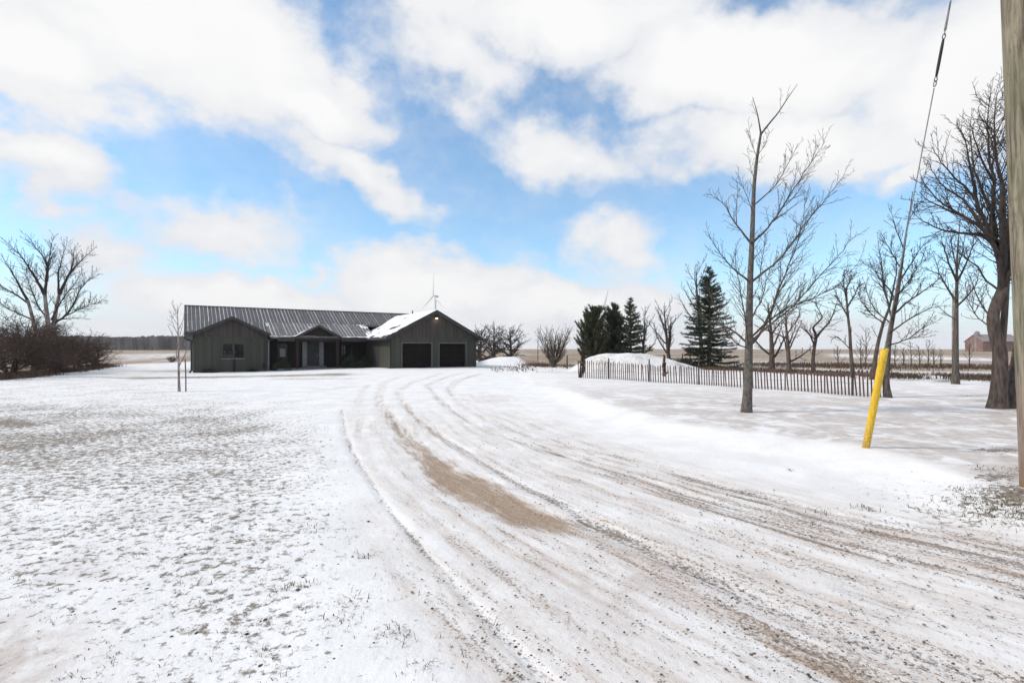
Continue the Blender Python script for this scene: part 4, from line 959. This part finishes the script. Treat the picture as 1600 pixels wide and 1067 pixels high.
free_tree('bare_tree', 'upright bare tree leaning right beside the dark conifers', (1002, 575), 5.6, 54, spec(levels=3, dens=[2.4, 3.6, 3.4, 0], len=[.5, .38, .3], rmin=.012, up=[.5, .4, .3]), 'bark_dark', 'twig', r0=.12, limbs=9, la=(25, 45), ll=.5, lean=(.14, 0), Y=44)
free_tree('bare_tree', 'tall bare tree rising behind the tall spruce', (1098, 577), 11.0, 55, spec(levels=3, dens=[2.2, 3.4, 3.2, 0], len=[.5, .38, .3], rmin=.013), 'bark', 'twig', r0=.22, limbs=12, la=(25, 50), ll=.42, lean=(-.05, 0), first=.35, Y=50)
free_tree('round_shrub', 'round many-stemmed bare shrub alone beside the brown field', (864, 574), 4.3, 56, spec(levels=3, dens=[2.4, 3.2, 3.0, 0], len=[.46, .36, .3], rmin=.009, up=[.35, .3, .2]), 'bark', 'twig_red', stems=16, r0=.13, spread=.50, limbs=44, la=(20, 45), ll=.42, cat='shrub', first=.12)
for k, (px, Yd, hh, lab) in enumerate([(750, 62, 4.6, 'dark tangled bare tree against the right corner of the garage'), (772, 66, 5.0, 'second dark tangled bare tree right of the garage'), (798, 66, 4.9, 'flat-topped bare tree at the right end of the clump by the garage')]):
    free_tree('tangled_tree', lab, (px, 565), hh, 60 + k, spec(levels=3, dens=[3.2, 4.4, 4.4, 0], len=[.55, .46, .38], rmin=.014, up=[.14, .12, .05], wig=.2, thick=.014), 'bark_dark', 'twig', r0=.2, limbs=30, la=(45, 85), ll=.70, first=.10, Y=Yd, group='bare trees right of the garage')
# pale old tree and thorn thicket on the left
traced_tree('pale_old_tree', 'tall pale multi-stemmed bare tree rising out of the thicket on the left', (80, 581),
  [([(78, 582), (77, 550), (76, 515), (72, 480), (70, 461)], .26, .12, 0), ([(82, 582), (82, 540), (84, 505), (90, 470), (93, 459)], .23, .11, .8), ([(74, 582), (62, 540), (52, 503), (48, 485), (43, 469)], .21, .10, -.8)],
  [([(70, 461), (58, 438), (45, 418), (33, 400), (22, 390), (12, 378)], .13, -.9), ([(70, 462), (72, 440), (74, 413), (67, 400), (58, 390), (45, 372)], .12, .9), ([(74, 440), (76, 410), (80, 385), (84, 370)], .07, -.5), ([(93, 459), (102, 440), (111, 423), (115, 405), (116, 386)], .13, 1.2),
   ([(108, 430), (122, 412), (135, 400), (147, 388)], .07, -.8), ([(86, 505), (106, 490), (118, 470), (126, 451), (140, 436), (150, 424)], .10, 1.6), ([(100, 495), (120, 485), (142, 476), (163, 468)], .06, -1.2), ([(43, 469), (32, 450), (23, 433), (12, 415), (4, 402)], .11, -1.4),
   ([(45, 475), (25, 460), (5, 450), (-15, 430)], .08, -.8), ([(76, 500), (60, 480), (48, 450), (38, 425)], .07, 1.4), ([(92, 460), (90, 430), (97, 405), (104, 380)], .09, -1.4), ([(52, 500), (28, 490), (8, 480), (-10, 465)], .07, .8), ([(88, 500), (112, 497), (138, 498)], .05, 1.8), ([(80, 500), (96, 470), (112, 450), (128, 425)], .07, 2.0)],
  spec(levels=3, dens=[3.2, 6.5, 5.5, 0], len=[.62, .48, .36], rmin=.009, up=[.4, .36, .2], wig=.10, thick=.011), 'bark_pale', 'twig', 48)
TS = spec(levels=3, dens=[3.8, 5.2, 4.4, 0], len=[.62, .54, .44], rmin=.009, up=[.06, .05, .0], wig=.16, thick=.012, fall=.4)
TH = [(-70, 594, 4.2, 'at the far left edge of the thicket'), (15, 590, 4.6, 'at the left picture edge'), (48, 586, 4.2, 'between the left edge and the pale tree'), (85, 583, 4.0, 'under the pale tree'), (118, 578, 3.9, 'just right of the pale tree'), (148, 574, 3.6, 'at the right end of the thicket by the field'), (-20, 583, 4.8, 'behind the left picture edge'), (60, 577, 4.5, 'behind the pale tree')]
for k, (px, py, hh, wh) in enumerate(TH):
    free_tree('thorn_bush', 'dense dark thorny bare bush ' + wh, (px, py), hh, 70 + k, TS, 'bark_dark', 'twig_red', stems=4, r0=.13, spread=.40, limbs=34, la=(40, 88), ll=.66, first=.12, group='thorn bushes of the left thicket', cat='bush')
free_tree('low_bush', 'low dark brushy shrub on the field edge left of the house', (268, 566), 1.2, 90, spec(levels=3, dens=[3, 3.4, 3, 0], len=[.5, .42, .36], rmin=.014, up=[.1, .05, 0], wig=.2), 'twig_red', 'twig_red', stems=9, r0=.05, spread=1.0, limbs=12, la=(30, 70), ll=.7, first=.1, cat='bush')
# staked sapling on the lawn
free_tree('staked_sapling', 'thin bare young tree on the lawn left of the house', (280, 612), 3.75, 91, spec(levels=3, dens=[2.6, 3.6, 3.4, 0], len=[.42, .32, .26], rmin=.0055, up=[.4, .3, .2], wig=.08), 'bark_pale', 'twig_pale', r0=.045, limbs=13, la=(25, 45), ll=.30, first=.32, wob=.012)
p = gp(290.5, 612); tag(ob('sapling_stake', MB().tube([(0, 0, -.15), (-.005, 0, .6), (-.03, 0, 1.24)], [.022, .021, .02], 7).mesh('sapling_stake', True), M['tpost']), 'slim dark metal stake beside the thin young tree', 'stake').location = p
# saplings along the field edge at the right
sh_spec = spec(levels=3, dens=[2.0, 3.0, 2.4, 0], len=[.5, .38, .3], rmin=.010, wig=.12)
SR = [(1398, 52, 2.4), (1412, 50, 2.0), (1424, 54, 2.7), (1437, 51, 2.2), (1450, 50, 2.9), (1459, 53, 2.0), (1470, 52, 1.8), (1515, 50, 2.4), (1345, 46, 2.6), (1352, 42, 3.8), (1310, 48, 2.2)]
for k, (px, Yd, hh) in enumerate(SR):
    free_tree('field_sapling', ('small bare sapling along the field edge ' + ['touching the leaning tree trunk on its right', 'first clear of the leaning tree trunk', 'second clear of the leaning tree trunk', 'third clear of the leaning tree trunk', 'tallest right of the leaning tree', 'just right of the tallest sapling', 'nearest left of the straight tree', 'right of the straight tree', 'left of the slanting trunk', 'tall and close left of the slanting trunk', 'between forked and bowed trees'][k]),
              (px, 575), hh, 100 + k, sh_spec, 'bark_dark', 'twig', r0=.045, limbs=10, la=(25, 50), ll=.42, first=.2, Y=Yd, group='saplings on the field edge', cat='sapling')

# ------------------------------------------------------------------ conifers
def conifer(name, label, px, Yd, height, width, seed, matl, whorls=20, per=8, droop=.25, up=.0, taper=.85, gap=.0, card=.10, base_z=.25, group=None):
    r = np.random.RandomState(seed); x = (px - CX) / F * Yd; base = Vector((x, Yd, gz(x, Yd)))
    root = empty(name, tuple(base)); tag(root, label, 'tree', group)
    W = Wood(); W.add([(0, 0, -.1), (0.02, 0, height * .5), (0, 0, height)], [.02 * height + .03, .012 * height + .02, .012], 8, 0)
    ob('trunk', W.mesh(0, 'trunk'), M['bark_dark'], root)
    V, Fc = [], []
    def tri(c, d, s_, w_):
        b = len(V); n = np.cross(d, r.normal(0, 1, 3)); n /= np.linalg.norm(n) + 1e-9
        V.extend([c - n * w_, c + n * w_, c + d * s_]); Fc.append((b, b + 1, b + 2))
    WB = Wood()
    for k in range(whorls):
        t = k / (whorls - 1); z = base_z + (height - base_z) * t ** .92
        for j in range(per if t < .9 else 4):
            if r.random_sample() < gap: continue
            a = r.uniform(0, 6.283); L = width * .5 * ((1 - t) ** taper + .04) * r.uniform(.68, 1.14)
            d = np.array([math.cos(a), math.sin(a), up - droop * (1 - t) + r.normal(0, .07) + .5 * t * t]); d /= np.linalg.norm(d)
            p0 = np.array([0, 0, z + r.normal(0, .06)]); m_ = max(3, int(L / card * 1.5)); pts = [p0]
            for q in range(5):
                d = d + np.array([0, 0, .07 + up * .1]); d /= np.linalg.norm(d); pts.append(pts[-1] + d * L / 5)
            WB.add(pts, np.linspace(.018, .005, 6), 3, 1); P = np.array(pts)
            for q in range(m_):
                f = (q + .5) / m_ * 5; i = min(4, int(f)); c = P[i] + (P[i + 1] - P[i]) * (f - i)
                for h in range(7):
                    sd_ = np.cross(d, [0, 0, 1]); e = d * r.uniform(.2, 1) + sd_ * r.uniform(-1, 1) + np.array([0, 0, r.uniform(-.55, .4)]); e /= np.linalg.norm(e)
                    tri(c + r.normal(0, card * .25, 3), e, card * r.uniform(.9, 2.3), card * .22)
    for q in range(12): tri(np.array([0, 0, height - .1 - q * .05]), np.array([r.normal(0, .3), r.normal(0, .3), 1]), card * 2, card * .2)
    tag(ob('branches', WB.mesh(1, 'branches'), M['bark_dark'], root), kind='stuff')
    ob('crown', mesh_np('crown', np.array(V), np.array(Fc)), M[matl], root)
    return root
conifer('spruce_tree', 'tall dark spruce behind the fence left of the front maple', 1108, 44, 8.5, 5.0, 201, 'spruce', 26, 10, .30, gap=.10, card=.15, base_z=.2, taper=.72)
conifer('cedar_tree', 'wide dark cedar at the left end of the conifer group', 928, 42, 4.9, 4.7, 202, 'cedar', 20, 12, -.2, up=.45, gap=.2, card=.13, taper=.48, base_z=.1)
conifer('cedar_tree', 'dense narrow dark cedar in the middle of the conifer group', 957, 43.5, 5.3, 3.9, 203, 'spruce', 21, 13, .0, up=.3, gap=.12, card=.13, taper=.55, base_z=.1)
conifer('spruce_tree', 'pointed open spruce at the right of the conifer group', 985, 42, 5.7, 3.5, 204, 'spruce', 19, 9, .12, gap=.18, card=.14, taper=.8, base_z=.3)
conifer('juniper_shrub', 'small rusty juniper behind the left end of the slat fence', 911, 30.5, 1.35, .55, 205, 'juniper', 9, 8, -.3, up=.9, card=.06, taper=.4, base_z=.05)
conifer('small_cedar', 'little rusty conifer seedling behind the middle of the slat fence', 1038, 27.5, 1.05, .42, 206, 'juniper', 8, 7, -.2, up=.5, card=.05, taper=.7, base_z=.05)
def bush(name, label, loc, w_, h_, seed, matl, parent=None, n=2600, card=.07):
    r = np.random.RandomState(seed); root = empty(name, loc); tag(root, label, 'shrub')
    d = r.normal(0, 1, (n, 3)); d /= np.linalg.norm(d, axis=1)[:, None]; d[:, 2] = np.abs(d[:, 2])
    lump = 1 + .35 * np.sin(d[:, 0] * 5 + 1) * np.cos(d[:, 1] * 4) + r.normal(0, .08, n)
    c = d * (r.uniform(.35, 1, n) ** .6 * lump)[:, None] * np.array([w_, w_ * .7, h_])
    e = d + r.normal(0, .6, (n, 3)); e /= np.linalg.norm(e, axis=1)[:, None]; s_ = np.cross(e, r.normal(0, 1, (n, 3))); s_ /= np.linalg.norm(s_, axis=1)[:, None]
    V = np.stack([c - s_ * card * .35, c + s_ * card * .35, c + e * card * 2], 1).reshape(-1, 3)
    ob('foliage', mesh_np('foliage', V, np.arange(3 * n).reshape(-1, 3)), M[matl], root)
    W = Wood()
    for k in range(9):
        a = r.uniform(0, 6.28); W.add([(0, 0, -.06), (math.cos(a) * w_ * .3, math.sin(a) * w_ * .2, h_ * .5), (math.cos(a) * w_ * .7, math.sin(a) * w_ * .5, h_ * .85)], [.02, .014, .005], 4, 0)
    ob('stems', W.mesh(0, 'stems'), M['bark_dark'], root)
def hl(s_, r_, z=0.0):
    return (-10.16 + UX * s_ - UY * r_, 43.0 + UY * s_ + UX * r_, z)
for k, (s_, r_, w_, h_, lab) in enumerate([(-7.5, 5.5, .85, .85, 'low dark evergreen shrub under the porch window beside the left wing'), (-2.0, 5.2, .75, 1.0, 'dark evergreen shrub right of the porch post'), (-.9, 4.7, .62, .75, 'rounded dark evergreen shrub against the garage side wall'), (-1.5, 4.2, .45, .5, 'lowest dark evergreen shrub in front of the porch corner'), (-9.9, 5.35, .35, .18, 'flat dark plant clump at the foot of the left wing right of its window'), (-12.9, 5.4, .5, .22, 'flat dark plant clump at the foot of the left wing left of its window')]):
    q = hl(s_, r_); bush('evergreen_shrub', lab, (q[0], q[1], gz(q[0], q[1])), w_, h_, 300 + k, 'spruce', card=.06)

# ------------------------------------------------------------------ slat snow fence
f0, f1 = gp(908, 590), gp(1383, 621)
FV = f1 - f0; FL = math.hypot(FV.x, FV.y); fd = Vector((FV.x / FL, FV.y / FL, 0)); fang = math.atan2(fd.y, fd.x)
fence = empty('snow_fence', (f0.x, f0.y, f0.z)); tag(fence, 'red-brown wooden slat snow fence running along the yard', 'fence')
slat_me = MB().box(-.021, .021, -.006, .006, 0, 1.0).mesh('slat'); slat_me.materials.append(M['slat'])
rf = random.Random(5)
def fence_pt(s_):
    bow = .35 * math.sin(s_ / FL * math.pi) + .10 * math.sin(s_ * 1.3)
    return Vector((fd.x * s_ - fd.y * bow, fd.y * s_ + fd.x * bow, 0))
tops = []; s_ = 0.0; NS = 0
while s_ < FL:
    q = fence_pt(s_); z = gz(f0.x + q.x, f0.y + q.y) - f0.z
    hgt = float(np.interp(s_ / FL, [0, .35, .7, .9, 1], [.88, .75, .68, .78, .82])) * rf.uniform(.95, 1.05)
    o = bpy.data.objects.new('slat', slat_me); col.objects.link(o); o.parent = fence
    o.location = (q.x, q.y, z - .05); o.rotation_euler = (rf.gauss(0, .02), -.045 * min(1, s_ / 6) + rf.gauss(0, .018), fang + rf.gauss(0, .06)); o.scale = (rf.uniform(.9, 1.15), 1, hgt + .05)
    tops.append((q, z, hgt)); NS += 1
    s_ += (.135 - .025 * s_ / FL) * rf.uniform(.92, 1.08)
for k in range(10):                                     # gathered slats at the rolled end
    q = Vector((-.06 - .22 * (k % 5) / 5 - .02, .10 * (k // 5) - .03 * (k % 5), 0)); z = gz(f0.x + q.x, f0.y + q.y) - f0.z
    o = bpy.data.objects.new('slat', slat_me); col.objects.link(o); o.parent = fence
    o.location = (q.x + .12, q.y, z - .05); o.rotation_euler = (rf.gauss(0, .05), -.16 + .05 * (k % 5) + rf.gauss(0, .02), rf.uniform(0, 3)); o.scale = (1, 1, .92)
for frac in (.12, .5, .86):
    mb = MB().tube([tuple(q + Vector((fd.y * .012, -fd.x * .012, z + hgt * frac))) for q, z, hgt in tops], .005, 4)
    mb.build('fence_wire', M['wire'], fence)
for px in (947, 1010, 1083, 1332):
    # post where that column crosses the fence line
    k_ = (px - CX) / F; s_ = (k_ * f0.y - f0.x) / (fd.x - k_ * fd.y); q = fence_pt(max(0, min(FL, s_))); z = gz(f0.x + q.x, f0.y + q.y) - f0.z
    mb = MB().box(-.028, .028, -.006, .006, 0, 1.12).box(-.006, .006, .006, .045, 0, 1.12)
    o = mb.build('fence_post', M['tpost'], fence); o.location = (q.x + fd.y * .04, q.y - fd.x * .04, z - .1); o.rotation_euler = (0, 0, fang)

# ------------------------------------------------------------------ utility pole, guy wire, guard
PY = 5.4
pb = Vector((5.595, PY, gz(5.595, PY)))
pole = empty('utility_pole', tuple(pb)); tag(pole, 'weathered greenish wooden utility pole cut by the right picture edge', 'utility pole')
MB().tube([(0, 0, -.3)] + [(-.0445 * z, 0, z) for z in (0.0, .4, .9, 1.6, 2.6, 4, 6, 8, 10)], [.178, .176, .172, .170, .168, .165, .160, .152, .145, .135], 28).build('shaft', M['pole'], pole, True)
MB().box(-.07, .07, -.19, -.165, 7.9, 8.05).build('guy_plate', M['wire'], pole).location = (-.36, .33, 0)
an = gp(1353, 699); tp = Vector((pb.x - .0445 * 7.9, PY + .16, 7.95))
gw_ = empty('guy_wire', tuple(an)); tag(gw_, 'taut steel guy wire with insulator rising from the yellow guard tube', 'guy wire')
gv = tp - an
def on(t): return gv * t
def t_at(py):
    lo, hi = 0.0, 1.0
    for _ in range(50):
        m_ = (lo + hi) / 2; q = an + on(m_); yy = HY - F * (q.z - CAMH) / q.y
        if yy > py: lo = m_
        else: hi = m_
    return lo
ta, tb, tc_ = t_at(138), t_at(120), t_at(62)
MB().tube([on(0) - gv * .01, on(ta)], .0065, 8).build('lower_strand', M['wire'], gw_)
MB().tube([on(tb), on(tb + .01), on(tc_ - .01), on(tc_)], [.013, .017, .017, .013], 10).build('insulator_rod', M['tpost'], gw_)
MB().tube([on(tc_ + .006), on(1.0)], .0065, 8).build('upper_strand', M['wire'], gw_)
MB().tube([on(tc_ + .012), on(tc_ + .05)], [.014, .010], 8).build('wire_grip', M['wire'], gw_)
gd_ = gv.normalized()
def ring(t, rr, el_=1.6):
    mb = MB(); u = gd_.cross(Vector((0, 1, 0))).normalized(); pts = [on(t) + (gd_ * math.sin(a) * el_ + u * math.cos(a)) * rr for a in [k * 2 * math.pi / 14 for k in range(15)]]
    mb.tube(pts, .006, 6, False); mb.build('shackle', M['wire'], gw_, True)
for t_ in (tb - .004, tc_ + .004): ring(t_, .018)
ring((ta + tb) / 2 - .002, .016, 2.2)
tg = t_at(545)
gu_ = gd_.cross(Vector((0, 0, 1))).normalized(); gn_ = gu_.cross(gd_).normalized()
mb = MB(); V_, k_ = [], 14
n_ = 12
for i in range(n_ + 1):
    c_ = on(-.012) + (on(tg) - on(-.012)) * (i / n_); w_ = .050 if i else .047
    for sh in (0, 1):
        for j in range(k_ + 1):
            a = R(-160 + 320 * j / k_); rr = w_ - .006 * sh
            V_.append(tuple(c_ + (gu_ * math.sin(a) + gn_ * -math.cos(a)) * rr))
fs = []; S_ = k_ + 1
for i in range(n_):
    for j in range(k_):
        a = i * 2 * S_ + j; fs.append((a, a + 1, a + 2 * S_ + 1, a + 2 * S_)); b_ = a + S_; fs.append((b_, b_ + 2 * S_, b_ + 2 * S_ + 1, b_ + 1))
    for j in (0, k_):
        a = i * 2 * S_ + j; fs.append((a, a + 2 * S_, a + 3 * S_, a + S_))
for i in (0, n_):
    for j in range(k_):
        a = i * 2 * S_ + j; fs.append((a, a + S_, a + S_ + 1, a + 1))
mb.add(V_, fs)
gdo = empty('guy_guard', tuple(an)); tag(gdo, 'bright yellow plastic guard tube leaning out of the snow', 'guard tube')
mb.build('sleeve', M['yellow'], gdo, True)
for f_ in (.12, .88):
    c_ = on(tg * f_); MB().tube([c_ + gn_ * -.054 - gu_ * .004, c_ + gn_ * -.048 - gu_ * .004], .010, 8).build('bolt', M['wire'], gdo)

# ------------------------------------------------------------------ dry weeds along the field edges
def weeds(name, label, pts, n, h0, h1, wid, seed, mt='straw', jit=1.0):
    r = np.random.RandomState(seed); pts = [(gp(px, py)) for px, py in pts]
    k = r.randint(0, len(pts) - 1, n); f = r.uniform(0, 1, n)
    A = np.array([(p.x, p.y) for p in pts]); P = A[k] * (1 - f[:, None]) + A[k + 1] * f[:, None]
    P = P + r.normal(0, jit, (n, 2)) * np.array([.5, 1.0]); m_ = fbm(P[:, 0] * .5, P[:, 1] * .5, seed) > .40; P = P[m_]
    rel = .55 + .9 * fbm(P[:, 0] * .4, P[:, 1] * .4, seed + 3)
    o = blades(name, P[:, 0], P[:, 1], H(P[:, 0], P[:, 1]), h0, h1, wid, M[mt], label, 'weeds', seed, lean=1.0)
    return o
weeds('tall_weeds', 'brown dead weeds in a strip behind the slat fence', [(1080, 575), (1130, 577), (1200, 580), (1260, 583), (1330, 588), (1400, 588), (1480, 590), (1560, 592), (1640, 597)], 12000, .08, .34, .0028, 401, jit=1.7)
weeds('field_edge_weeds', 'reddish dry brush along the field behind the fence', [(1150, 571), (1260, 572), (1340, 573), (1430, 574), (1520, 575), (1640, 577)], 9000, .12, .5, .0032, 402, jit=3.4)
weeds('thicket_weeds', 'rusty dry grass at the foot of the left thicket', [(-90, 600), (0, 592), (40, 588), (90, 583), (130, 578), (170, 572)], 9000, .10, .55, .0032, 403, jit=.8)
weeds('mid_field_weeds', 'brown brush at the field edge beside the round shrub', [(800, 567), (835, 569), (850, 572), (905, 573)], 1800, .10, .35, .0030, 404, jit=2.0)
weeds('mound_back_brush', 'reddish brush behind the snowy mound', [(985, 571), (1020, 570), (1060, 570), (1085, 571)], 2500, .2, 1.0, .0032, 405, jit=1.2)
# low brush and stones at the foot of the garage clump
weeds('clump_brush', 'rusty brush under the bare trees right of the garage', [(742, 563), (760, 563), (780, 563), (800, 564)], 2500, .15, .8, .0032, 406, jit=1.2)

# ------------------------------------------------------------------ far things
def turbine(label, px, hub_py, dist, blade, yaw, rot0):
    hub = ray(px, hub_py, dist); x = hub.x; root = empty('wind_turbine', (x, dist, 0)); tag(root, label, 'wind turbine', 'wind turbines on the horizon')
    hz = hub.z
    MB().tube([(0, 0, -1), (0, 0, hz * .5), (0, 0, hz - 1.5)], [3.1, 2.6, 2.0], 16).build('tower', M['turbine'], root, True)
    cy, sy = math.cos(yaw), math.sin(yaw); fw = Vector((sy, -cy, 0)); rt = Vector((cy, sy, 0)); up_ = Vector((0, 0, 1))
    hc = Vector((0, 0, hz)) + fw * 4.5
    MB().tube([Vector((0, 0, hz)) - fw * 7, Vector((0, 0, hz)) - fw * 6.6, Vector((0, 0, hz)) + fw * 2.5, hc - fw * .8], [1.3, 2.0, 2.0, 1.6], 10).build('nacelle', M['turbine'], root, True)
    MB().tube([hc - fw * .8, hc + fw * .6, hc + fw * 1.8], [1.6, 1.3, .2], 10).build('hub', M['turbine'], root, True)
    for k in range(3):
        a = R(rot0 + 120 * k); d = rt * math.sin(a) + up_ * math.cos(a); c = d.cross(fw)
        pr_ = [(.0, .9, .9), (.06, 1.0, .9), (.2, 1.9, .6), (.5, 1.2, .4), (.8, .7, .25), (1, .2, .1)]
        V, f_ = [], []
        for (t_, cw, th) in pr_:
            p = hc + d * (t_ * blade); cw *= 1.35; th *= 1.3
            V += [p - c * cw, p + fw * th, p + c * cw, p - fw * th]
        for i in range(len(pr_) - 1):
            for j in range(4): f_.append((i * 4 + j, i * 4 + (j + 1) % 4, i * 4 + 4 + (j + 1) % 4, i * 4 + 4 + j))
        f_ += [(0, 1, 2, 3), (len(V) - 1, len(V) - 2, len(V) - 3, len(V) - 4)]
        MB().add(V, f_).build('blade', M['turbine'], root)
turbine('white wind turbine rising behind the garage roof', 680, 463, 1010, 47, R(-50), 3)
turbine('white wind turbine rising behind the dark conifers', 944, 483, 1180, 48, R(-28), 14)
# barn beyond the field at the right
bY = 300; bx0, bx1 = (1536 - CX) / F * bY, (1594 - CX) / F * bY
barn = empty('far_barn', (bx0, bY, 0)); tag(barn, 'faded red barn far across the field behind the big tree', 'barn')
bw = bx1 - bx0
MB().box(0, bw, 0, 12, -.5, 6.2).prism([(0, 6.2), (12, 6.2), (6, 10.0)], 'x', 0.0, .3).prism([(0, 6.2), (12, 6.2), (6, 10.0)], 'x', bw - .3, bw).build('wall', M['barnwall'], barn)
MB().slab([(-.4, -.6, 6.0), (bw + .4, -.6, 6.0), (bw + .4, 6, 10.3), (-.4, 6, 10.3)], .25).slab([(-.4, 12.6, 6.0), (bw + .4, 12.6, 6.0), (bw + .4, 6, 10.3), (-.4, 6, 10.3)], .25).build('roof', M['barnroof'], barn)
MB().box(bw * .35, bw * .55, -.15, -.01, 0, 4.0).build('door', M['barnroof'], barn)
MB().tube([(1.0, 5, 0), (1.0, 5, 11.5), (1.0, 5, 12.3)], [1.3, 1.3, .3], 12).build('silo', M['barnroof'], barn)
# distant woodlot at the left, read as one mass
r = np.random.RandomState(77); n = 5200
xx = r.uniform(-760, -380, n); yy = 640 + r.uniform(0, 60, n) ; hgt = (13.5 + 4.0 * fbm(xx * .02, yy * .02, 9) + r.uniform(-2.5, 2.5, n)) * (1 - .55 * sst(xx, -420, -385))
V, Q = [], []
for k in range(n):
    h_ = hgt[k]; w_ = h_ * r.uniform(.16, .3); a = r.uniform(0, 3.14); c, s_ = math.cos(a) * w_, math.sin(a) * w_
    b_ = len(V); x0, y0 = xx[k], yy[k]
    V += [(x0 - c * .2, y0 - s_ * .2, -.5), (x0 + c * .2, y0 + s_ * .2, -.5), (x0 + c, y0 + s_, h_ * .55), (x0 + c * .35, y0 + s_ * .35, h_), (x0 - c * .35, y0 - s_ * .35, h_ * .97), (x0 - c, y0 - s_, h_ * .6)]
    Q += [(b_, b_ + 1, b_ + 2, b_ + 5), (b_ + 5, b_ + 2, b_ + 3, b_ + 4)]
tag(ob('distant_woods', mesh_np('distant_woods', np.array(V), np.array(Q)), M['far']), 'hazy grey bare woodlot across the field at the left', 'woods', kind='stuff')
# thin pole line post on the horizon, wooden field posts
p = ray(840.5, 545, 66); tag(ob('field_post', MB().tube([(0, 0, -.3), (0, 0, 1.6), (.02, 0, 3.2)], [.05, .05, .04], 6).mesh('field_post', True), M['tpost']), 'thin tall post in the field left of the round shrub', 'post').location = (p.x, 66, gz(p.x, 66))
p = gp(886, 576); tag(ob('fence_stub', MB().tube([(0, 0, -.2), (0, 0, .6), (.01, 0, 1.1)], [.07, .065, .06], 8).mesh('fence_stub', True), M['bark']), 'short grey wooden post right of the round shrub', 'post').location = p
for k, px in enumerate((1018, 1030)):
    p = ray(px, 545, 58); tag(ob('fence_stub', MB().tube([(0, 0, -.2), (0, 0, .6), (.01, 0, 1.15)], [.08, .075, .07], 8).mesh('fence_stub', True), M['bark_dark']), ['left', 'right'][k] + ' one of two short posts in the field behind the mound', 'post').location = (p.x + 3.5, 58, gz(p.x + 3.5, 58))
p = ray(1489, 545, 60); tag(ob('telephone_pole', MB().tube([(0, 0, -.3), (0, 0, 4), (.0, 0, 8.2)], [.12, .11, .09], 8).mesh('telephone_pole', True), M['bark_pale']), 'thin far pole directly left of the straight slim tree', 'pole').location = (p.x, 60, gz(p.x, 60))

# ------------------------------------------------------------------ blowing-snow haze over the open fields
m = bpy.data.materials.new('snow_haze'); m.use_nodes = True; t = NT(m.node_tree); t.n.clear()
pv = t.n.new('ShaderNodeVolumePrincipled'); pv.inputs['Color'].default_value = (.93, .95, 1, 1); pv.inputs['Density'].default_value = .00013; pv.inputs['Anisotropy'].default_value = .0
om = t.n.new('ShaderNodeOutputMaterial'); t.l.new(pv.outputs[0], om.inputs['Volume'])
tag(ob('haze', MB().box(-4200, 4200, -4200, 4200, -2.0, 158).mesh('haze'), m), 'thin blowing-snow haze over the fields', 'haze', kind='stuff')
